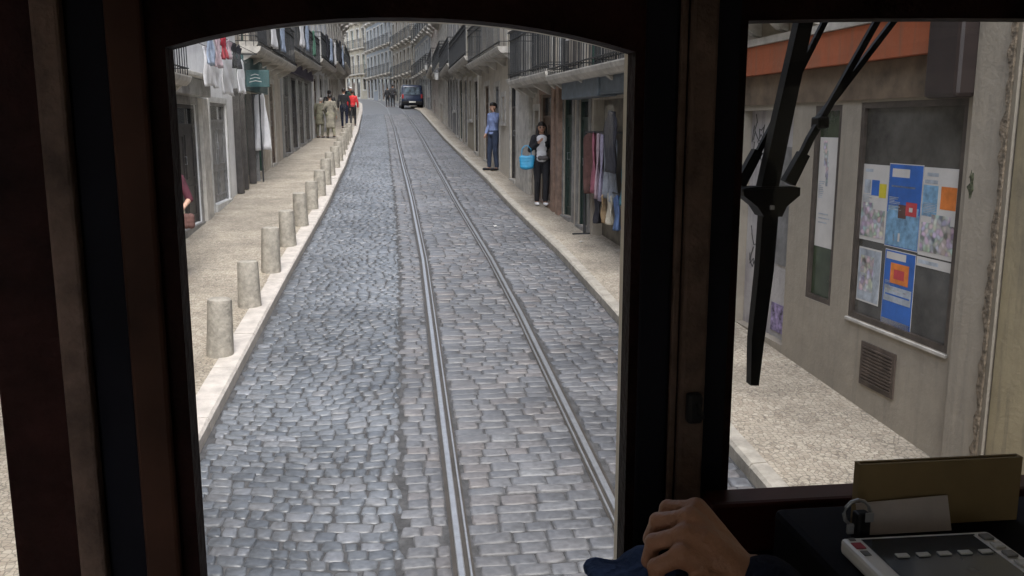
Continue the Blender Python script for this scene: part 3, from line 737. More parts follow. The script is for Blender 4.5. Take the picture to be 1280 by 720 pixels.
std((2.385, 27.22), (2.27, 35), True, 'sandy house with a row of brown doorways, fifth on the right', P['sand'], 13.5, 4.85, dn=4, un=3, style='french', frame=M['frame_w'])
std((2.27, 35.02), (2.25, 43), True, 'grey tiled house with dark shopfronts on the right', P['dgrey'], 14, 5.15, dn=4, dm=[M['door_d'], M['door_d'], M['door_gn']], style='french', frame=M['frame_w'])
std((2.25, 43.02), (2.28, 54), True, 'pale house with balconies right of the dark van', P['cream'], 15, 5.7, un=7, style='french', balc='single')
std((2.28, 54.02), (2.33, 66), True, 'pinkish house beside the parked dark van', P['pink'], 16, 6.3, style='french', frame=M['frame_g'])
std((2.33, 66.02), (1.4, 80), True, 'blue-grey tiled house beyond the parked dark van', P['pale'], 17.5, 6.9, un=7, style='french', balc='single', shut=M['frame_g'])
std((1.4, 80.02), (-.6, 93), True, 'pale grey house where the street starts to bend', P['grey'], 19, 7.5, un=6, w=1.05, style='french', balc='single', shut=M['frame_g'])
std((-.6, 93.02), (-3.6, 106), True, 'pale house with green shutters on the bend', P['pale'], 21, 8.1, un=7, style='french', balc='single', shut=M['frame_g'])
std((-3.6, 106.02), (-8.5, 118), True, 'sandy house with a long dark balcony closing the street view', P['sand'], 22, 8.7, un=7, style='french', shut=M['frame_g'])
std((-8.5, 118.02), (-16, 130), True, 'grey house farthest along the bend', P['grey'], 23, 9.2, style='window', balc=False)

# ---- left side, near to far
H = House((-3.4, -9), (-3.4, 2.9), False, 'cream house beside the tram on the left', P['cream'], 10.5); H.doors(4); H.upper(3.1, floors=2, style='french'); H.wall()
H = House((-3.4, 2.92), (-3.4, 13.95), False, 'sandy house behind the corner post of the tram on the left', P['sand'], 11.0); H.doors(4); H.upper(3.5, floors=2, style='french'); H.wall()
H = House((-3.4, 14.0), (-3.4, 20.0), False, 'white house with laundry above two dark doorways on the left', P['white'], 11.8)
LW = H
a, b = H.rng(14.35, 15.85); H.opening(a, b, gz(15.8) + .13, 3.14, 'door', door=M['door_d'], surround=M['stone_dk'], fan=.3)
a, b = H.rng(16.95, 18.5); H.opening(a, b, gz(18.5) + .13, 3.22, 'door', door=M['door_gr'], surround=M['frame_w'], sw=.1, fan=.3)
H.upper(4.15, n=3, floors=2, style='window', balc=False, frame=M['frame_d'], w=.8); H.wall()
a, b = H.rng(14.1, 16.2); MB().bbox(a, b, .036, .20, 3.27, 3.55, .02).build('door_canopy', M['stone_dk'], H.root); MB().bbox(a - .04, b + .04, .02, .3, 3.551, 3.62, .015).build('canopy_ledge', M['stone'], H.root)
a, b = H.rng(16.0, 16.55); MB().bbox(a, b, .002, .07, .7, 3.26, .012).build('pilaster', M['stone'], H.root)
H.root_matrix = Matrix.Translation((H.o.x, H.o.y, 0)) @ Matrix.Rotation(H.ang, 4, 'Z')
ln = MB()
for zz, oo in ((4.22, .55), (4.05, .35)):
    ln.tube([(H.u(19.2), oo, zz), (H.u(14.1), oo, zz)], .006, 5)
    for yy in (19.2, 14.1): ln.tube([(H.u(yy), .0, zz), (H.u(yy), oo, zz)], .012, 5)
ln.build('clothesline', M['iron'], H.root)
G2 = 'laundry hanging over the left pavement'
for (y, z, w, h, c_, k, o1, lab) in [(14.55, 4.22, .45, .5, C['lblue'], 'sheet', .55, 'pale blue cloth at the near end of the clothesline'), (15.2, 4.22, .32, .5, C['pinkw'], 'shirt', .55, 'pale pink shirt on the clothesline'), (15.65, 4.22, .42, .34, C['red'], 'shirt', .55, 'crimson shirt on the clothesline'),
        (16.15, 4.22, .3, .30, C['pinkw'], 'shirt', .55, 'small pink top beside the crimson shirt'), (16.6, 4.22, .28, .42, M['black'], 'shirt', .55, 'black top on the clothesline'), (17.1, 4.22, .3, .40, C['dark'], 'shirt', .55, 'black folded garment at the far end of the clothesline'),
        (15.6, 4.05, 1.0, .62, M['white'], 'sheet', .35, 'white bed sheet nearer the tram on the lower line'), (17.0, 4.05, 1.2, .7, M['white'], 'sheet', .35, 'white bed sheet in the middle of the lower line'), (18.4, 4.05, .8, .62, M['white'], 'sheet', .35, 'white bed sheet beside the dark green shop sign')]:
    garment(H, H.u(y), z, w, h, c_, k, lab, G2, out=o1, name='laundry_' + k)
# L2 teal shop
TEAL = mat('teal_board', (.02, .075, .08), .5, var=.2)
H = House((-3.4, 20.02), (-3.4, 27.0), False, 'beige house with the dark green shopfront on the left', P['beige'], 12.5)
LT = H
a, b = H.rng(20.1, 23.4); H.opening(a, b, gz(23.4) + .13, 3.55, 'void'); sf = (a, b)
a, b = H.rng(24.6, 25.5); H.opening(a, b, gz(25.5) + .13, 3.9, 'door', door=M['door_br'])
H.upper(4.6, n=3, floors=3, style='french', balc='single', frame=M['frame_g']); H.balcony(.2, H.len, 4.45, .5); H.wall()
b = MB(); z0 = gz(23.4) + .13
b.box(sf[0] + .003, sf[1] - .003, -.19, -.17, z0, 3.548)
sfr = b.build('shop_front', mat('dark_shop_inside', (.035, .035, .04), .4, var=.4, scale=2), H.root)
b = MB()
for k in range(6): x = sf[0] + (sf[1] - sf[0] - .08) * k / 5; b.box(x, x + .08, -.16, -.08, z0, 3.545)
b.build('shop_door_frame', M['frame_g'], sfr)
MB().bbox(sf[0] - .1, sf[1] + .1, .002, .14, 3.56, 4.28, .015).build('fascia_board', TEAL, H.root)
H.root_matrix = Matrix.Translation((H.o.x, H.o.y, 0)) @ Matrix.Rotation(H.ang, 4, 'Z')
# open dark green shutters standing out from the wall and projecting sign
for yy, lab in ((19.55, 0), (20.9, 1)):
    for k in range(2):
        x = H.u(yy + k * .55)
        MB().bbox(x - .03, x + .03, .005, .16, gz(yy) + .12, 3.5, .008).build('open_shutter', M['door_gr'] if k else M['door_d'], H.root) if yy > 20 else None
sg = MB(); x = H.u(20.35); sg.bbox(x - .04, x + .04, .02, .62, 3.62, 3.98, .01); sg.box(x - .02, x + .02, .0, .1, 3.98, 4.05)
sgo = sg.build('hanging_sign', TEAL); sgo.matrix_world = H.root_matrix; tag(sgo, 'dark green sign board projecting over the left pavement', 'sign')
mk = MB(); r_ = random.Random(4)
for k in range(3): mk.tube([(x + .043, .2 + .02 * k, 3.72 + .07 * k), (x + .043, .33, 3.75 + .07 * k), (x + .043, .46 - .03 * k, 3.73 + .07 * k)], .008, 4)
for k in range(3): mk.tube([(x + .0, .0, 0), (x, .0, 0.001)], .001, 3) if False else None
mko = mk.build('sign_lettering', M['frame_w'], sgo)
for k in range(2):
    x = H.u(20.15 if k == 0 else 20.75)
garment(H, H.u(21.3), 3.5, .5, 1.25, M['white'], 'dress', 'long white dress hanging in the dark green shop doorway', None, out=.25, name='hanging_dress', turn=1.2)
dm_ = MB()
dm_.tube([(H.u(21.3), .25, H.ground(H.u(21.3))), (H.u(21.3), .25, 3.5)], .018, 6); dm_.tube([(H.u(21.3), .0, 3.5), (H.u(21.3), .3, 3.5)], .012, 6)
dmo = dm_.build('display_pole', M['iron']); dmo.matrix_world = H.root_matrix; tag(dmo, 'thin dark pole carrying the long white dress', 'display stand')
# post of the sign on the pavement edge of the shop
for yy in (19.35, 20.05):
    p_ = MB(); x = LW.u(yy) if yy < 20 else LW.u(19.95)
    p_.bbox(x - .05, x + .05, .004, .14, gz(yy) + .11, 3.55, .008); p_.build('open_shutter', M['door_d'], LW.root)
# L3 dark shopfront
H = House((-3.4, 27.02), (-3.28, 35.2), False, 'house with a wide black shopfront below a long balcony on the left', P['dgrey'], 13.5)
for (ya, yb) in ((27.5, 28.9), (29.3, 30.7), (31.1, 32.5), (32.9, 34.3)):
    a, b = H.rng(ya, yb); H.opening(a, b, gz(yb) + .13, 4.3, 'door', door=M['door_d'], surround=M['stone_dk'], sw=.1, fan=.6)
H.upper(4.95, n=4, floors=2, style='french', frame=M['frame_g']); H.wall()
H.root_matrix = Matrix.Translation((H.o.x, H.o.y, 0)) @ Matrix.Rotation(H.ang, 4, 'Z')
MB().bbox(.1, H.len - .1, .003, .1, 4.42, 4.75, .012).build('fascia_board', mat('violet_board', (.05, .04, .08), .5), H.root)
for (y, w, c_, k, lab) in [(28.2, .8, M['white'], 'sheet', 'white cloth over the long balcony on the left'), (29.5, .6, C['lblue'], 'sheet', 'pale blue towel over the long balcony on the left'), (31.5, .5, C['green'], 'sheet', 'dull green towel over the long balcony on the left')]:
    garment(H, H.u(y), 5.9, w, .8, c_, k, lab, 'cloths hung over balconies', out=.54, name='laundry_sheet')
garment(LT, LT.u(22.0), 5.42, .9, .85, M['white'], 'sheet', 'white sheet over the balcony above the green shopfront', 'cloths hung over balconies', out=.54, name='laundry_sheet')
garment(LT, LT.u(23.6), 5.42, .7, .8, C['lblue'], 'sheet', 'pale grey-blue cloth beside the white sheet on the balcony', 'cloths hung over balconies', out=.54, name='laundry_sheet')
garment(RC, RC.u(13.6), 4.57, .3, .5, M['white'], 'sheet', 'small white cloth over the railing above the grey-blue sign', 'cloths hung over balconies', out=.55, name='laundry_sheet')
H = std((-3.27, 35.22), (-3.2, 42.5), False, 'white house with blue-grey laundry beyond the black shopfront', P['white'], 14, 5.3, dn=3, style='french')
for (y, w, c_, lab) in [(36.4, .8, C['dark'], 'black blanket on the balcony of the white house'), (38.2, .7, C['lblue'], 'blue-grey towel on the balcony of the white house'), (40, .6, M['white'], 'white towel on the balcony of the white house')]:
    garment(H, H.u(y), 6.25, w, .9, c_, 'sheet', lab, 'cloths hung over balconies', out=.54, name='laundry_sheet')
H = std((-3.2, 42.52), (-3.35, 52), False, 'cream house behind the walkers on the left pavement', P['cream'], 15, 5.7, dm=[M['door_br'], M['door_gn']], style='french')
for (y, w, c_, lab) in [(43.5, .8, C['dark'], 'dark blanket on the near balcony of the cream house'), (46, .6, C['lblue'], 'blue towel on the balcony of the cream house')]:
    garment(H, H.u(y), 6.65, w, 1.0, c_, 'sheet', lab, 'cloths hung over balconies', out=.54, name='laundry_sheet')
std((-3.35, 52.02), (-3.6, 63), False, 'grey house where the left pavement narrows', P['grey'], 16, 6.3, style='french', frame=M['frame_g'])
std((-3.6, 63.02), (-4.8, 78), False, 'sandy house before the bend on the left', P['sand'], 17.5, 7.0, style='french', balc='single')
std((-4.8, 78.02), (-8, 92), False, 'olive house on the inside of the bend', P['olive'], 18.5, 7.6, style='window', balc=False)
std((-8, 92.02), (-14, 104), False, 'white house almost hidden round the bend', P['white'], 20, 8.2, style='window', balc=False)
# street lantern on the right far wall
def lantern(x, y, z, side, label):
    o = empty('wall_lantern', (x, y, z), 0, label, 'street lamp', 'wall lanterns')
    MB().tube([(0, 0, 0), (side * .35, 0, .12), (side * .62, 0, .05)], .02, 6).build('bracket', M['iron'], o)
    b = MB(); n = 6
    for (r1, z1, r2, z2, mi) in ((.08, -.42, .14, -.1, 0),):
        vs = [(side * .62 + r1 * math.cos(k * math.pi / 3), r1 * math.sin(k * math.pi / 3), z1) for k in range(n)] + [(side * .62 + r2 * math.cos(k * math.pi / 3), r2 * math.sin(k * math.pi / 3), z2) for k in range(n)]
        b.add(vs, [tuple(range(n)), tuple(range(n, 2 * n))] + [(k, (k + 1) % n, (k + 1) % n + n, k + n) for k in range(n)])
    b.build('lamp_glass', mat('milky_glass', (.6, .6, .58), .3), o)
    b = MB(); vs = [(side * .62 + .17 * math.cos(k * math.pi / 3), .17 * math.sin(k * math.pi / 3), -.1) for k in range(n)] + [(side * .62, 0, .06)]
    b.add(vs, [tuple(range(n))] + [(k, (k + 1) % n, n) for k in range(n)]); b.build('lamp_cap', M['iron'], o)
lantern(2.27, 40.5, 5.2, -1, 'black wall lantern on the dark grey tiled house')
lantern(2.3, 57.0, 6.6, -1, 'black wall lantern on the pinkish house')

# ------------------------------------------------------------ people
WORK = bpy.data.scenes.new('work')
_b = bmesh.new(); bmesh.ops.create_icosphere(_b, subdivisions=2, radius=1)
ICO_V = np.array([v.co[:] for v in _b.verts]); ICO_F = np.array([[v.index for v in f.verts] for f in _b.faces]); _b.free()
def blobmesh(ells, voxel, smooth=2):
    """ellipsoids fused by a voxel remesh into one continuous surface"""
    vs = []; fs = []
    for i, (c, r_) in enumerate(ells):
        r3 = (r_, r_, r_) if isinstance(r_, (int, float)) else tuple(r_)
        vs.append(ICO_V * np.array(r3) + np.array(tuple(c))); fs.append(ICO_F + i * len(ICO_V))
    me = bpy.data.meshes.new('tmp'); me.from_pydata(np.concatenate(vs).tolist(), [], np.concatenate(fs).tolist())
    o = bpy.data.objects.new('tmp', me); WORK.collection.objects.link(o)
    md = o.modifiers.new('r', 'REMESH'); md.mode = 'VOXEL'; md.voxel_size = voxel; md.use_smooth_shade = True
    if smooth: sm = o.modifiers.new('s', 'SMOOTH'); sm.iterations = smooth; sm.factor = .5
    WORK.view_layers[0].update(); dg = WORK.view_layers[0].depsgraph
    me2 = bpy.data.meshes.new_from_object(o.evaluated_get(dg)); bpy.data.objects.remove(o); bpy.data.meshes.remove(me)
    me2.materials.clear()
    return me2
def seg(p, q, r0, r1, flat=1.0):
    p, q = Vector(p), Vector(q); L_ = (q - p).length; n = max(2, int(L_ / (min(r0, r1) * .45)) + 1)
    return [(p.lerp(q, i / n), (lambda r_: (r_, r_ * flat, r_))(r0 + (r1 - r0) * i / n)) for i in range(n + 1)]
def addm(name, me, m, parent):
    me.name = name; me.materials.append(m); me.polygons.foreach_set('use_smooth', [True] * len(me.polygons))
    o = bpy.data.objects.new(name, me); col.objects.link(o); o.parent = parent; return o
def person(loc, rz, h, label, top, bottom, skin, hair, pose=None, vox=.016, hairlen='short', topext=0, open_front=None, female=False, coat=0, shoes=None, grp=None, bag=None, collar=None):
    """x right, y forward, z up; feet at the origin"""
    k = h / 1.70
    J = dict(head=(0, .015, 1.58), neck=(0, 0, 1.42), chest=(0, 0, 1.25), waist=(0, 0, 1.05), hip=(0, 0, .93),
             sL=(-.17, 0, 1.38), sR=(.17, 0, 1.38), eL=(-.24, -.02, 1.11), eR=(.24, -.02, 1.11), wL=(-.25, .06, .87), wR=(.25, .06, .87),
             hL=(-.09, 0, .91), hR=(.09, 0, .91), kL=(-.10, .03, .49), kR=(.10, .03, .49), aL=(-.10, -.02, .08), aR=(.10, -.02, .08))
    if pose: J.update(pose)
    if female:
        J['sL'] = (J['sL'][0] + .02, *J['sL'][1:]); J['sR'] = (J['sR'][0] - .02, *J['sR'][1:])
    J = {a: Vector(b) * k for a, b in J.items()}
    root = empty('person', loc, rz, label, 'person', grp)
    def V(*a): return Vector(a) * k
    hd = J['head']
    body = [(hd, (.076 * k, .092 * k, .108 * k)), (hd + V(0, .03, -.06), (.052 * k, .055 * k, .05 * k)), (hd + V(0, .098, -.012), (.013 * k, .02 * k, .024 * k)),
            (hd + V(-.078, 0, -.01), (.012 * k, .02 * k, .03 * k)), (hd + V(.078, 0, -.01), (.012 * k, .02 * k, .03 * k))]
    body += seg(J['neck'], hd + V(0, -.01, -.06), .052 * k, .05 * k)
    tors = []
    def torso(g_):
        t = []
        ch, wa, hp, ne = J['chest'], J['waist'], J['hip'], J['neck']
        pts = [(ne + V(0, 0, -.03), .10, .07), (J['sL'].lerp(J['sR'], .5) + V(0, 0, -.01), .155, .085), (ch, .155, .105), (wa, .125 if not female else .115, .09), (hp, .155, .105)]
        for i in range(len(pts) - 1):
            for q in range(5):
                f = q / 4; c = pts[i][0].lerp(pts[i + 1][0], f); t.append((c, ((pts[i][1] * (1 - f) + pts[i + 1][1] * f) * k + g_, (pts[i][2] * (1 - f) + pts[i + 1][2] * f) * k + g_, .075 * k)))
        if female:
            for sx in (-1, 1): t.append((ch + V(sx * .065, .075, 0), .06 * k + g_))
        return t
    body += torso(-.005)
    for s_ in 'LR':
        body += seg(J['s' + s_], J['e' + s_], .05 * k, .04 * k) + seg(J['e' + s_], J['w' + s_], .04 * k, .026 * k)
        w_, e2 = J['w' + s_], J['e' + s_]; d = (w_ - e2).normalized(); sx = -1 if s_ == 'L' else 1
        palm = w_ + d * .05 * k; body += [(w_ + d * t * k, (.022 * k, .034 * k, .03 * k)) for t in (.01, .035, .06, .08)]
        side = d.cross(Vector((sx, 0, 0))).normalized() if abs(d.x) < .9 else Vector((0, 1, 0))
        for q in range(4):
            b0_ = w_ + d * .085 * k + side * (q - 1.5) * .019 * k; ln_ = (.055, .068, .062, .048)[q] * k
            b1_ = b0_ + d * ln_ * .55; b2_ = b1_ + (d + Vector((-sx * .7, 0, 0))).normalized() * ln_ * .5
            body += seg(b0_, b1_, .009 * k, .009 * k) + seg(b1_, b2_, .009 * k, .008 * k)
        th = w_ + d * .02 * k + side * .025 * k; body += seg(th, th + (d + side * .9).normalized() * .055 * k, .012 * k, .010 * k)
        body += seg(J['h' + s_], J['k' + s_], .085 * k, .055 * k) + seg(J['k' + s_], J['a' + s_], .054 * k, .036 * k)
        a_ = J['a' + s_]; body += [(a_ + V(0, y, -.04 - .012 * (y > .1)), (.04 * k, .05 * k, .032 * k)) for y in (-.02, .03, .08, .13)]
    addm('body', blobmesh(body, vox * .75), skin, root)
    # clothes
    tp = torso(.014 * k)
    for s_ in 'LR':
        tp += seg(J['s' + s_], J['e' + s_], .064 * k, .055 * k) + (seg(J['e' + s_], J['e' + s_].lerp(J['w' + s_], .93), .054 * k, .04 * k) if topext >= 0 else [])
    if coat:
        for q in range(8):
            f = q / 7; c = J['hip'] + V(0, 0, -.05 - f * coat); tp.append((c, ((.175 + .03 * f) * k, (.13 + .02 * f) * k, .05 * k)))
    # keep the neck opening free
    tp = [(c, r_) for (c, r_) in tp if c.z < J['neck'].z + .0 * k]
    addm('jacket' if open_front or coat else 'shirt', blobmesh(tp, vox), top, root)
    if open_front:
        fr = [(J['chest'] + V(0, .072, z), (.112 * k, .078 * k, .07 * k)) for z in (-.30, -.24, -.18, -.1, -.04, .02, .08, .12)] + [(J['chest'] + V(sx * .055, .095, 0), .055 * k) for sx in (-1, 1)]
        addm('blouse', blobmesh(fr, vox), open_front, root)
    tr = []
    for s_ in 'LR': tr += seg(J['h' + s_], J['k' + s_], .098 * k, .068 * k) + seg(J['k' + s_], J['a' + s_] + V(0, 0, .03), .068 * k, .056 * k)
    tr += [(J['hip'] + V(0, 0, z), (.168 * k, .118 * k, .06 * k)) for z in (-.04, .0, .05)]
    addm('trousers', blobmesh(tr, vox), bottom, root)
    sh_ = []
    for s_ in 'LR': sh_ += [(J['a' + s_] + V(0, y, -.045), (.048 * k, .055 * k, .036 * k)) for y in (-.03, .02, .07, .12, .155)]
    addm('shoes', blobmesh(sh_, vox * .9), shoes or M['black'], root)
    hr = [(hd + V(0, -.022, .028), (.085 * k, .092 * k, .095 * k)), (hd + V(0, .01, .06), (.08 * k, .088 * k, .066 * k))]
    if hairlen == 'long':
        for sx in (-1, 1): hr += seg(hd + V(sx * .075, -.01, .02), hd + V(sx * .10, .0, -.2), .032 * k, .036 * k)
        hr += seg(hd + V(0, -.06, 0), hd + V(0, -.07, -.22), .06 * k, .07 * k)
    addm('hair', blobmesh(hr, vox * .8), hair, root)
    eyes = MB()
    for sx in (-1, 1):
        for z, w2, h2 in ((.0, .014, .008), (.025, .018, .004)):
            eyes.box((hd.x + (sx * .032 - w2) * k), (hd.x + (sx * .032 + w2) * k), hd.y + .070 * k, hd.y + .089 * k, hd.z + (z - h2) * k, hd.z + (z + h2) * k)
    eyes.build('eyes', M['hair'], root)
    MB().box(hd.x - .022 * k, hd.x + .022 * k, hd.y + .06 * k, hd.y + .087 * k, hd.z - .058 * k, hd.z - .048 * k).build('mouth', mat('lips', (.3, .08, .07), .5), root)
    if collar: addm('collar', blobmesh([(J['neck'] + V(.055 * math.cos(t), .05 * math.sin(t), .0), .03 * k) for t in [i * .5 for i in range(13)]], vox), collar, root)
    root['_k'] = k
    return root, J
jeans = mat('dark_jeans', (.035, .05, .09), .8, var=.2)
khaki = mat('khaki_cloth', (.20, .19, .13), .85, var=.3); olive = mat('olive_coat', (.13, .125, .09), .85, var=.3)
shirtb = mat('mid_blue_shirt', (.25, .32, .56), .8, var=.2)
redj = mat('bright_red_jacket', (.62, .025, .03), .7, var=.15)
# woman with the blue bag, walking towards the tram
loc = (2.70, 17.3, gz(17.3) + .10)
w, J = person(loc, R(176), 1.62, 'woman with long dark hair in black jacket and white top walking towards the tram', M['black'], M['black'], M['skin'], M['hair'], vox=.012, female=True, hairlen='long', open_front=M['white'],
    pose=dict(eR=(.23, -.02, 1.13), wR=(.08, .17, 1.28), eL=(-.25, -.03, 1.12), wL=(-.27, .10, .92), kL=(-.09, .08, .5), aL=(-.08, .10, .10), kR=(.08, .02, .49), aR=(.08, -.1, .09)), shoes=M['white'])
def to_world(o, v): return Matrix.Translation(o.location) @ Matrix.Rotation(o.rotation_euler.z, 4, 'Z') @ Vector(v)
BAGM = mat('bright_blue_bag', (.03, .27, .48), .5, var=.12)
bag = empty('handbag', to_world(w, (.30, .10, .86)), R(176), 'bright turquoise blue handbag on the arm of the walking woman', 'handbag')
bb = MB()
for (z, wx, wy) in (): pass
addm('bag_body', blobmesh([((x * (1 + (z + .06) * 1.6), 0, z - .012 * math.cos(x * 20)), (.07, .05 - z * .15, .06)) for x in (-.085, -.04, .01, .06) for z in (-.09, -.04, .02, .07)], .012), BAGM, bag)
MB().tube([(-.1, 0, .12), (-.09, 0, .24), (-.03, 0, .30), (.03, 0, .30), (.08, 0, .24), (.09, 0, .12)], .01, 6).build('handle', BAGM, bag)
cupo = MB(); n = 12
vs = [(r_ * math.cos(2 * math.pi * k / n), r_ * math.sin(2 * math.pi * k / n), z) for (r_, z) in ((.03, 0), (.042, .11)) for k in range(n)]
cupo.add(vs, [tuple(range(n)), tuple(range(n, 2 * n))] + [(k, (k + 1) % n, (k + 1) % n + n, k + n) for k in range(n)])
cp = cupo.build('paper_cup', M['white']); cp.location = to_world(w, (-.26, .17, .77)); tag(cp, 'small white paper cup in the walking woman\'s lowered hand', 'cup')
bp_ = addm('waist_bag', blobmesh([((x, .12, .93), (.06, .045, .05)) for x in (-.08, -.03, .03)], .012), mat('grey_bag', (.1, .09, .09), .6), None)
bp_.matrix_world = Matrix.Translation(w.location) @ Matrix.Rotation(R(176), 4, 'Z'); tag(bp_, 'small dark grey bag at the waist of the walking woman', 'bag')
# man in blue shirt on the phone
loc = (2.40, 23.4, gz(23.4) + .10)
m_, J = person(loc, R(120), 1.74, 'man in blue shirt and jeans on the right pavement holding a hand to his ear', shirtb, jeans, M['skin'], M['hair'], vox=.016,
    pose=dict(eL=(-.24, .10, 1.22), wL=(-.11, .09, 1.48), eR=(.26, -.04, 1.12), wR=(.20, .1, .92), kR=(.11, .05, .49), aR=(.13, .05, .08)))
# couple on the left
person((-3.05, 35.6, gz(35.6) + .1), R(-20), 1.60, 'person in khaki coat nearer the wall, leaning forward on the left pavement', khaki, olive, M['skin'], M['hair_g'], pose=dict(head=(0, .16, 1.50), neck=(0, .10, 1.36), chest=(0, .05, 1.22), sL=(-.17, .07, 1.34), sR=(.17, .07, 1.34)), vox=.022, coat=.3)
person((-2.62, 35.3, gz(35.3) + .1), R(15), 1.66, 'person in pale olive coat, kerb side of the couple on the left pavement', mat('pale_olive_coat', (.26, .24, .19), .85, var=.3), khaki, M['skin'], M['hair'], pose=dict(eL=(-.26, .05, 1.13), wL=(-.12, .2, 1.1), kL=(-.1, .08, .5), aL=(-.1, .12, .1), aR=(.1, -.15, .12)), vox=.022, coat=.45)
person((-2.95, 39.5, gz(39.5) + .1), R(5), 1.74, 'person in dark jacket half hidden behind the couple in olive coats', M['black'], jeans, M['skin'], M['hair'], vox=.024)
person((-2.52, 42.4, gz(42.4) + .1), R(0), 1.80, 'person in black jacket with pale collar walking away on the left pavement', M['black'], M['navy'], M['skin'], M['hair'], pose=dict(kL=(-.1, .1, .5), aL=(-.1, .12, .08), aR=(.1, -.2, .14)), vox=.022, collar=M['white'])
person((-2.24, 44.6, gz(44.6) + .1), R(0), 1.68, 'person in bright red jacket walking away beside the kerb', redj, M['black'], M['skin'], M['hair'], pose=dict(kR=(.1, .1, .5), aR=(.1, .12, .08), aL=(-.1, -.15, .12)), vox=.022)
person((-2.75, 53, gz(53) + .1), R(180), 1.75, 'person in dark green jacket and white cap beyond the red jacket', mat('dark_green_coat', (.02, .05, .04), .85), M['black'], M['skin'], M['white'], vox=.026)
person((-3.0, 56, gz(56) + .1), R(0), 1.78, 'person in navy jacket farthest up the left pavement', M['navy'], M['black'], M['skin'], M['hair_g'], vox=.026)
person((-.98, 77.5, gz(77.5)), R(10), 1.66, 'left of two people in black walking in the road at the top of the street', M['black'], M['black'], M['skin'], M['hair'], vox=.03)
person((-.55, 77.0, gz(77)), R(0), 1.86, 'taller right one of two people in black in the road at the top', mat('black_coat_grey', (.03, .03, .035), .8), M['black'], M['skin'], M['hair'], vox=.03)
# person at the left window edge: leaning forward, bare forearm, maroon top
person((-2.88, 11.7, gz(11.7) + .1), R(172), 1.56, 'person in maroon top and pale trousers standing at the left window edge', C['maroon'], C['cream'], M['skin2'], mat('brown_hair', (.12, .05, .025), .5), topext=-1,
    pose=dict(eL=(-.27, .02, 1.10), wL=(-.24, .22, .98), eR=(.24, .02, 1.10), wR=(.08, .2, 1.05)), vox=.012, female=True)
hb = addm('shoulder_bag', blobmesh([((x, 0, z), (.05, .06, .055)) for x in (-.03, .03) for z in (-.05, 0, .04)], .012), C['brown'], None)
hb.location = (-2.62, 11.45, gz(11.7) + .86); tag(hb, 'dark brown bag held by the person at the left window edge', 'bag')

# ------------------------------------------------------------ dark van at the top of the street
van = empty('parked_van', (1.0, 72.2, gz(72.2)), R(3), 'dark blue van standing at the top of the street on the right', 'van')
VP = mat('dark_blue_van_paint', (.012, .02, .045), .25, var=.1)
b = MB(); hw = .84
# side profile (y,z) extruded across; rear at y=0
prof = [(0.02, .35), (0, .8), (.04, 1.0), (.16, 1.75), (.35, 1.86), (2.6, 1.84), (3.3, 1.2), (4.1, 1.02), (4.25, .8), (4.2, .35)]
bm = bmesh.new()
vs1 = [bm.verts.new((-hw * (1 if z < 1.1 else .90), y, z)) for y, z in prof]; vs2 = [bm.verts.new((hw * (1 if z < 1.1 else .90), y, z)) for y, z in prof]
bm.faces.new(vs1[::-1]); bm.faces.new(vs2); n = len(prof)
for i in range(n): bm.faces.new((vs1[i], vs1[(i + 1) % n], vs2[(i + 1) % n], vs2[i]))
bmesh.ops.recalc_face_normals(bm, faces=bm.faces[:]); bmesh.ops.bevel(bm, geom=bm.edges[:], offset=.06, segments=3, affect='EDGES', profile=.6)
me = bpy.data.meshes.new('body'); bm.to_mesh(me); bm.free(); addm('body', me, VP, van)
VG = mat('van_glass', (.10, .13, .16), .08, var=.5, scale=3)
b = MB(); b.add([(-.64, .035, 1.12), (.64, .035, 1.12), (.56, .135, 1.68), (-.56, .135, 1.68), (-.64, .005, 1.12), (.64, .005, 1.12), (.56, .105, 1.68), (-.56, .105, 1.68)], [(4, 5, 6, 7), (0, 3, 2, 1), (0, 1, 5, 4), (1, 2, 6, 5), (2, 3, 7, 6), (3, 0, 4, 7)]); b.build('rear_window', VG, van)
for sx in (-1, 1):
    b = MB(); x0, x1 = (sx * .83, sx * .845)
    b.add([(sx * .835, .45, 1.12), (sx * .835, 2.9, 1.16), (sx * .765, 2.5, 1.7), (sx * .765, .55, 1.72), (sx * .86, .45, 1.12), (sx * .86, 2.9, 1.16), (sx * .79, 2.5, 1.7), (sx * .79, .55, 1.72)], [(0, 1, 2, 3), (4, 5, 6, 7), (0, 1, 5, 4), (1, 2, 6, 5), (2, 3, 7, 6), (3, 0, 4, 7)]); b.build('side_window', VG, van)
    MB().bbox(sx * .74 - .07, sx * .74 + .07, -.02, .06, .82, 1.15, .02).build('tail_light', mat('tail_red', (.35, .02, .02), .3), van)
    for yy in (.75, 3.4):
        wl = MB(); wl.tube([(sx * .62, yy, .32), (sx * .85, yy, .32)], .32, 20); wo_ = wl.build('wheel', M['rubber'], van, smooth='auto'); MB().tube([(sx * .851, yy, .32), (sx * .87, yy, .32)], .18, 14).build('rim', M['pipe'], wo_)
MB().bbox(-.8, .8, -.06, .1, .38, .62, .04).build('rear_bumper', M['rubber'], van)
MB().box(-.26, .26, -.075, -.062, .66 - .16, .61).build('number_plate', M['frame_w'], van)

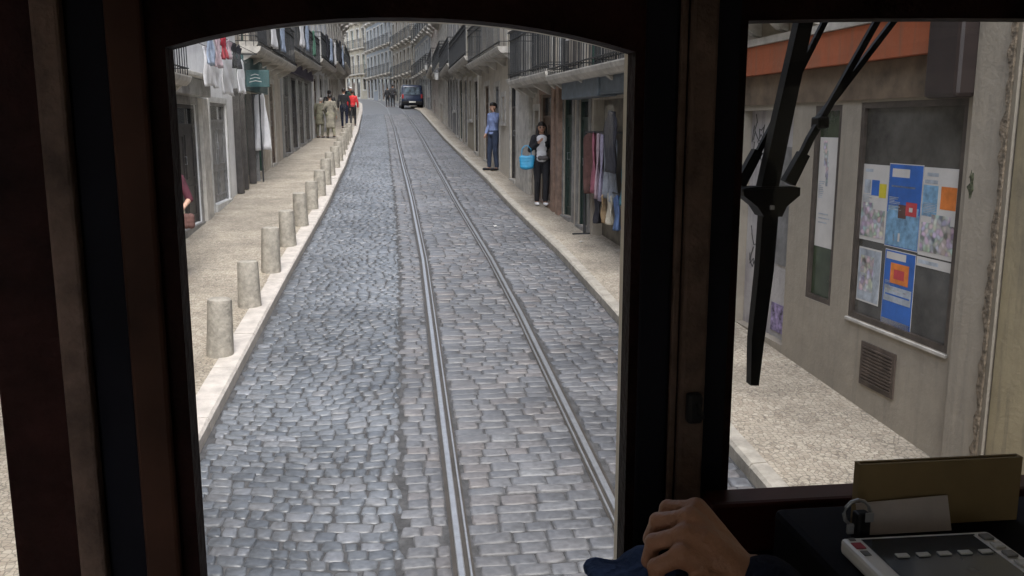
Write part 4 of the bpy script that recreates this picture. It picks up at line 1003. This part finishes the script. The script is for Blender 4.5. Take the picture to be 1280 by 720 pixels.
# ------------------------------------------------------------ the tram round the camera
tram = empty('tram', (.8, 0, 0), 0, 'old tram with dark wooden driver cab, seen from inside', 'tram')
def T(mb, name, m, parent=None, smooth=False):
    o = mb.build(name, m, None, smooth)
    o.parent = parent or tram
    if parent is None: o.location = (-.8, 0, 0)
    return o
XL, XR = -.4355, 2.045
YB = -7.0; ZF, ZR = 1.0, 3.12
def arch(x0, x1, zb, zs, zc, n=14):
    """window outline: straight sides, shallow arched head rising from zs at the sides to zc in the middle"""
    xm = (x0 + x1) / 2; hw_ = (x1 - x0) / 2
    top = [(x1 - (x1 - x0) * i / n, 0) for i in range(n + 1)]
    top = [(x, zs + (zc - zs) * (1 - abs((x - xm) / hw_) ** 2.2)) for x, _ in top]
    return [(x0, zb), (x1, zb)] + top
def wall_with_holes(x0, x1, z0, z1, y0, y1, holes, m, name):
    """sheet in xz with polygonal holes, given depth from y0 to y1"""
    from mathutils.geometry import tessellate_polygon
    outer = [(x0, z0), (x1, z0), (x1, z1), (x0, z1)]
    loops = [outer] + holes
    pts = [p for l in loops for p in l]
    tris = tessellate_polygon([[Vector((p[0], p[1], 0)) for p in l] for l in loops])
    b = MB()
    for y in (y0, y1): b.add([(p[0], y, p[1]) for p in pts], [tuple(t) for t in tris])
    n = len(pts)
    k = 0; fs = []
    for l in loops:
        L_ = len(l)
        for i in range(L_): a = k + i; c = k + (i + 1) % L_; fs.append((a, c, c + n, a + n))
        k += L_
    b.add([(p[0], y0, p[1]) for p in pts] + [(p[0], y1, p[1]) for p in pts], fs)
    return T(b, name, m)
h1 = arch(-.240, .260, 2.18, 2.880, 2.913)
h2 = arch(.388, 1.212, 2.342, 2.915, 2.922)
h3 = arch(1.34, 1.84, 2.18, 2.880, 2.913)
wall_with_holes(XL, XR, ZF, ZR, .995, 1.03, [h1, h2, h3], M['wood'], 'front_wall')
h1o = arch(-.252, .266, 2.17, 2.884, 2.916); h2o = arch(.38, 1.22, 2.30, 2.926, 2.934); h3o = arch(1.33, 1.85, 2.17, 2.884, 2.916)
wall_with_holes(XL, XR + .02, .45, ZR + .02, 1.0305, 1.070, [h1o, h2o, h3o], M['cream'], 'front_body_panel')
for (x0, x1, z0, z1) in ((-.252, .266, 2.17, 2.93), (.38, 1.22, 2.30, 2.936), (1.33, 1.85, 2.17, 2.93)):
    T(MB().box(x0 + .002, x1 - .002, 1.045, 1.049, z0 + .002, z1 - .02), 'windscreen_pane', GLASS)
# mouldings on the posts (inside face)
def mould(x0, x1, m, y0=.985, z0=1.6, z1=ZR - .05, name='post_moulding', b=.004):
    return T(MB().bbox(x0, x1, y0, .994, z0, z1, b), name, m)
mould(-.364, -.336, M['wood_br'], .975); mould(-.336 + .001, -.296, M['wood_blk'], .99, b=.001); mould(-.295, -.258, mat('dull_brown_wood', (.045, .020, .013), .55, var=.3, spec=.1), .98)
mould(.270, .306, M['wood_blk'], .988, b=.002); mould(.3085, .3165, M['wood_br'], .985, b=.002); mould(.3185, .349, M['wood_br'], .978); mould(.350, .378, M['wood_blk'], .99, b=.001)
T(MB().bbox(.324, .342, .962, .977, 2.458, 2.494, .004).tube([(.334, .96, 2.482), (.334, .945, 2.472)], .004, 8), 'window_latch', M['rubber'])
T(MB().bbox(.352, 1.24, .950, .9945, 2.30, 2.364, .005), 'window_sill', mat('dark_red_sill', (.045, .008, .008), .4, spec=.25))
# sides with windows, roof, floor, back
def side_wall(x0, x1, name):
    b = MB(); zs = (ZF - .5, 1.85, 3.0, ZR)
    b.box(x0, x1, YB, 1.03, zs[0], zs[1]); b.box(x0, x1, YB, 1.03, zs[2], zs[3])
    ys_ = [(1.0295, 1.03), (.10, .20), (-.9, -.8), (-1.9, -1.8), (-2.9, -2.8), (-3.9, -3.8), (-4.9, -4.8), (-5.9, -5.8), (YB, YB + .1)]
    for (a, c) in ys_: b.box(x0, x1, a, c, zs[1], zs[2])
    w = T(b, name, M['wood'])
    g_ = [(ys_[i + 1][1], ys_[i][0]) for i in range(len(ys_) - 1)]
    for (a, c) in g_: MB().box((x0 + x1) / 2 - .002, (x0 + x1) / 2 + .002, a, c, zs[1], zs[2]).build('side_pane', GLASS, w)
    return w
side_wall(XL - .016, XL - .003, 'side_wall'); side_wall(XR - .03, XR, 'side_wall')
T(MB().box(XL, XR, YB, 1.03, ZF - .06, ZF), 'floor', M['wood_blk']); 
T(MB().prism([(XL - .04, ZR), (XR + .04, ZR), (XR - .1, ZR + .16), (XR - .5, ZR + .24), (XL + .5, ZR + .24), (XL + .1, ZR + .16)], 'y', YB - .05, 1.16), 'roof', mat('pale_ceiling_paint', (.7, .66, .56), .5, var=.06))
T(MB().box(XL, XR, YB - .03, YB, ZF - .5, ZR), 'back_wall', M['wood'])
T(MB().box(XL + .25, XR - .25, YB + 1.0, .6, .28, ZF - .07), 'undercarriage', M['rubber'])
T(MB().box(XL, XR, -.9, -.86, ZF, 1.9), 'cab_partition', M['wood'])
# dashboard and raised console
T(MB().bbox(.30, 1.35, .72, .994, 1.9, 2.26, .01), 'dashboard', M['wood_blk'])
T(MB().bbox(.405, .74, .50, .90, 2.0, 2.380, .008), 'console', M['wood_blk'])
ped = MB(); ped.bbox(.215, .285, .77, .86, 1.2, 2.345, .012); ped.tube([(.245, .80, 2.35), (.250, .795, 2.40), (.262, .79, 2.425)], .012, 10)
T(ped, 'control_pedestal', M['wood_blk'])

# windscreen wiper hanging outside the middle windscreen
wp = bpy.data.objects.new('wiper', None); col.objects.link(wp); wp.parent = tram; wp.location = (-.8, 0, 0)
YW = 1.20
def flatbar(pts, w, th, y=YW):
    """flat bar following points (x,z) with widths"""
    b = MB(); n = len(pts); vs = []
    for i, (x, z) in enumerate(pts):
        a = pts[max(i - 1, 0)]; c = pts[min(i + 1, n - 1)]; dx, dz = c[0] - a[0], c[1] - a[1]; L_ = math.hypot(dx, dz); nx_, nz_ = -dz / L_, dx / L_
        ww = w[i] / 2 if isinstance(w, (list, tuple)) else w / 2
        for yy in (y - th / 2, y + th / 2):
            vs.append((x + nx_ * ww, yy, z + nz_ * ww)); vs.append((x - nx_ * ww, yy, z - nz_ * ww))
    fs = [(0, 1, 3, 2), tuple(4 * (n - 1) + k for k in (0, 2, 3, 1))]
    for i in range(n - 1):
        a = 4 * i; c = a + 4; fs += [(a, c, c + 1, a + 1), (a + 2, a + 3, c + 3, c + 2), (a, a + 2, c + 2, c), (a + 1, c + 1, c + 3, a + 3)]
    return b.add(vs, fs)
a_ = flatbar([(.552, 3.02), (.546, 2.946), (.520, 2.80), (.505, 2.712)], [.019, .020, .023, .025], .02)
a_.build('main_arm', M['rubber'], wp)
flatbar([(.464, 2.713), (.485, 2.711), (.543, 2.713)], [.004, .012, .008], .03).build('bracket', M['rubber'], wp)
MB().prism([(.464, 2.714), (.546, 2.716), (.546, 2.705), (.528, 2.690), (.522, 2.676), (.496, 2.676), (.486, 2.690), (.466, 2.705)], 'y', YW - .018, YW + .016).build('bracket_plate', M['rubber'], wp)
bl = flatbar([(.509, 2.684), (.507, 2.60), (.500, 2.50), (.4985, 2.432)], [.023, .022, .019, .012], .018); bl.build('wiper_blade', M['rubber'], wp)
MB().bbox(.5025, .509, YW - .022, YW - .0185, 2.686, 2.692, .001).build('rivet', M['steel'], wp)
flatbar([(.62, 3.02), (.587, 2.946), (.512, 2.79), (.487, 2.742)], .0075, .008, YW + .02).build('link_rod', M['rubber'], wp)
flatbar([(.496, 2.765), (.472, 2.718)], [.013, .015], .014, YW + .018).build('rod_sleeve', M['rubber'], wp)
flatbar([(.675, 3.0), (.647, 2.942), (.577, 2.812), (.572, 2.805)], .008, .008, YW - .008).build('link_rod', M['rubber'], wp)
flatbar([(.715, 3.0), (.677, 2.942), (.60, 2.84), (.573, 2.806)], .0075, .008, YW + .004).build('link_rod', M['rubber'], wp)
flatbar([(.577, 2.812), (.560, 2.782), (.536, 2.728)], .009, .010, YW - .008).build('link_rod', M['rubber'], wp)
MB().bbox(.566, .582, YW - .02, YW + .006, 2.796, 2.812, .003).build('joint', M['rubber'], wp)
flatbar([(.552, 2.762), (.532, 2.722)], [.014, .017], .016, YW - .008).build('rod_sleeve', M['rubber'], wp)
MB().bbox(.50, .76, 1.071, 1.23, 2.99, 3.08, .01).build('motor_box', M['rubber'], wp)

# things on the console
CB = mat('brown_cardboard', (.22, .155, .07), .8, var=.12, scale=5)
bx = MB(); t = .003; X0, X1, Y0, Y1, Z0, Z1 = .468, .652, .835, .846, 2.381, 2.452
bx.box(X0, X1, Y0, Y0 + t, Z0, Z1); bx.box(X0, X1, Y1 - t, Y1, Z0, Z1); bx.box(X0, X0 + t, Y0 + t, Y1 - t, Z0, Z1); bx.box(X1 - t, X1, Y0 + t, Y1 - t, Z0, Z1); bx.box(X0 + t, X1 - t, Y0 + t, Y1 - t, Z0, Z0 + t)
o = bx.build('cardboard_box', CB); tag(o, 'flattened brown cardboard box standing on the driver console', 'box')
cd = MB(); cd.add([(-.05, 0, 0), (.052, 0, 0), (.052, .012, .034), (-.05, .012, .030), (-.05, .0012, 0), (.052, .0012, 0), (.052, .0132, .034), (-.05, .0132, .030)], [(0, 1, 2, 3), (4, 5, 6, 7), (0, 1, 5, 4), (1, 2, 6, 5), (2, 3, 7, 6), (3, 0, 4, 7)])
o = cd.build('card', mat('dull_grey_card', (.5, .45, .44), .7)); o.location = (.514, .818, 2.3815); tag(o, 'small greyish card leaning against the cardboard box', 'card')
dev = empty('ticket_machine', (.5035, .785, 2.381), R(-1), 'pale grey ticket machine with dark screen lying on the console', 'ticket machine')
MB().bbox(-.078, .078, -.13, 0, 0, .016, .004).build('casing', mat('pale_grey_plastic', (.8, .79, .78), .4, var=.05), dev)
MB().box(-.060, .055, -.105, -.010, .0162, .0172).build('screen', mat('dark_screen', (.03, .04, .055), .12, var=.2), dev)
MB().box(-.074, -.064, -.026, -.014, .0162, .0170).build('red_mark', mat('red_print', (.4, .03, .06), .5), dev)
MB().box(-.073, -.066, -.040, -.031, .0162, .0170).build('grey_mark', M['door_gr'], dev)
MB().box(-.072, -.066, -.009, -.004, .0162, .0170).build('grey_mark', M['door_gr'], dev)
for k in range(4): MB().bbox(.060, .071, -.022 - k * .018, -.011 - k * .018, .0162, .019, .001).build('key', M['frame_w'] if k % 2 else M['door_gr'], dev)
for k in range(5): MB().bbox(-.045 + k * .021, -.033 + k * .021, -.05, -.043, .0174, .0190, .0005).build('key', M['frame_w'], dev)
MB().box(-.060, .058, -.0095, -.008, .0162, .0168).build('screen_edge', M['navy'], dev)
kr = empty('key_bunch', (.452, .805, 2.381), 0, 'shiny metal clip with keys beside the cardboard box', 'keys')
MB().tube([(0 + .014 * math.cos(t_), .0, .032 + .014 * math.sin(t_)) for t_ in [i * math.pi / 6 for i in range(13)]], .002, 6).build('ring', M['steel'], kr)
MB().bbox(-.003, .012, -.008, .006, .0, .034, .003).build('clip', M['rubber'], kr)
MB().bbox(.004, .013, -.010, -.0085, .026, .036, .0005).bbox(-.012, -.005, -.006, -.002, .012, .022, .001).build('key_tag', M['steel'], kr)

# ------------------------------------------------------------ the driver (only his hand and cuff reach the view)
drv = empty('person', (0, 0, 0), 0, 'driver\'s brown hand with navy sleeve gripping a handle by the window post', 'person')
def V3(x, y, z): return Vector((x, y, z))
wrist = V3(.322, .745, 2.378)
E_ = []
elbow = V3(.56, .46, 2.16); shoulder = V3(.66, .14, 2.38)
E_ += seg(shoulder, elbow, .05, .044) + seg(elbow, wrist, .042, .026)
mcp = [V3(.268, .800, 2.440), V3(.253, .785, 2.441), V3(.240, .768, 2.433), V3(.231, .753, 2.421)]
pip = [V3(.240, .822, 2.433), V3(.221, .805, 2.430), V3(.209, .785, 2.418), V3(.205, .763, 2.403)]
dip = [V3(.232, .828, 2.408), V3(.213, .812, 2.404), V3(.204, .790, 2.392), V3(.206, .766, 2.382)]
tip = [V3(.244, .822, 2.392), V3(.229, .806, 2.388), V3(.221, .784, 2.378), V3(.222, .764, 2.371)]
for L9 in (mcp, pip, dip, tip):
    for i in range(4): L9[i] = wrist + (L9[i] - wrist) * .80 + V3(.0, .004, .0022) * (1.5 - i)
for i in range(4):
    E_ += seg(wrist + V3(-.01, .01, .004), mcp[i], .018, .0125)
    E_ += seg(mcp[i], pip[i], .0098, .0089) + seg(pip[i], dip[i], .0083, .0075) + seg(dip[i], tip[i], .0073, .0066)
    E_ += [(mcp[i] + V3(0, 0, .001), .0108), (pip[i], .0096)]
mcp_ = mcp; pc = sum(mcp, Vector()) / 4
for f in (.25, .45, .65, .85): E_.append((wrist.lerp(pc, f) + V3(0, 0, -.006), (.026, .028, .021)))
th = [wrist + V3(-.022, -.006, -.004), V3(.272, .735, 2.385), V3(.244, .728, 2.378), V3(.226, .738, 2.372)]
E_ += seg(th[0], th[1], .020, .016) + seg(th[1], th[2], .014, .0125) + seg(th[2], th[3], .012, .0100)
# torso, neck and head behind, out of the photograph
cx, cy = .80, .02
for (z, a, c) in ((2.05, .15, .10), (2.15, .16, .11), (2.25, .165, .115), (2.35, .16, .105), (2.42, .12, .08)): E_.append((V3(cx, cy, z), (a, c, .08)))
E_ += seg(V3(cx, cy, 2.42), V3(cx, cy + .01, 2.52), .055, .052) + [(V3(cx, cy + .02, 2.62), (.076, .092, .108)), (V3(cx, cy + .115, 2.61), (.013, .02, .024)), (V3(cx, cy + .05, 2.56), (.05, .05, .05))]
E_ += seg(V3(cx - .14, cy, 2.38), shoulder, .05, .05) + seg(V3(cx + .16, cy, 2.38), V3(1.02, .05, 2.1), .05, .044) + seg(V3(1.02, .05, 2.1), V3(.9, .3, 2.05), .042, .03)
E_ += [(V3(.90 - .01 * q, .32 + .02 * q, 2.05), (.03, .03, .022)) for q in range(4)]
for sx in (-1, 1): E_ += seg(V3(cx + sx * .09, cy, 1.98), V3(cx + sx * .1, cy + .02, 1.52), .085, .055) + seg(V3(cx + sx * .1, cy + .02, 1.52), V3(cx + sx * .1, cy, 1.08), .054, .04)
E_ += [(V3(cx, cy, z), (.15, .10, .06)) for z in (1.9, 1.96, 2.0)]
DS = mat('driver_skin', (.35, .17, .10), .48, var=.10, scale=35, bump=.25, bscale=190)
addm('body', blobmesh(E_, .0023, 3), DS, drv)
cl = seg(shoulder, elbow, .064, .056) + seg(elbow, elbow.lerp(wrist, .97), .054, .037) + seg(V3(cx - .14, cy, 2.38), shoulder, .065, .064) + seg(V3(cx + .16, cy, 2.38), V3(1.02, .05, 2.1), .064, .055) + seg(V3(1.02, .05, 2.1), V3(.92, .27, 2.055), .054, .042)
for (z, a, c) in ((1.95, .165, .115), (2.03, .165, .115), (2.12, .17, .125), (2.2, .175, .13), (2.28, .175, .13), (2.36, .17, .12), (2.42, .13, .09)): cl.append((V3(cx, cy, z), (a, c, .075)))
addm('jumper', blobmesh(cl, .009, 2), M['navy'], drv)
tr = []
for sx in (-1, 1): tr += seg(V3(cx + sx * .09, cy, 1.98), V3(cx + sx * .1, cy + .02, 1.52), .10, .07) + seg(V3(cx + sx * .1, cy + .02, 1.52), V3(cx + sx * .1, cy, 1.1), .068, .058)
tr += [(V3(cx, cy, z), (.17, .12, .06)) for z in (1.88, 1.94, 1.98)]
addm('trousers', blobmesh(tr, .014), M['black'], drv)
addm('shoes', blobmesh([(V3(cx + sx * .1, cy + y, 1.045), (.05, .055, .045)) for sx in (-1, 1) for y in (-.03, .02, .07, .12, .16)], .012), M['rubber'], drv)
addm('hair', blobmesh([(V3(cx, cy, 2.65), (.085, .092, .095)), (V3(cx, cy + .03, 2.68), (.08, .085, .066))], .01), M['hair'], drv)
# folded blue cloth on the pedestal
ct = []
for i in range(9):
    for j in range(3): ct.append((V3(.184 + i * .0095, .77 + j * .02, 2.362 + .006 * math.sin(i * 1.1 + j) + (.010 if i > 3 else .0025 * i)), (.014, .016, .010)))
o = addm('folded_cloth', blobmesh(ct, .004, 2), mat('dull_blue_cloth', (.04, .065, .14), .9, var=.2, scale=30, bump=.6, bscale=90, spec=.1), None)
tag(o, 'dull blue folded cloth at the foot of the window post', 'cloth')

bpy.data.scenes.remove(WORK)
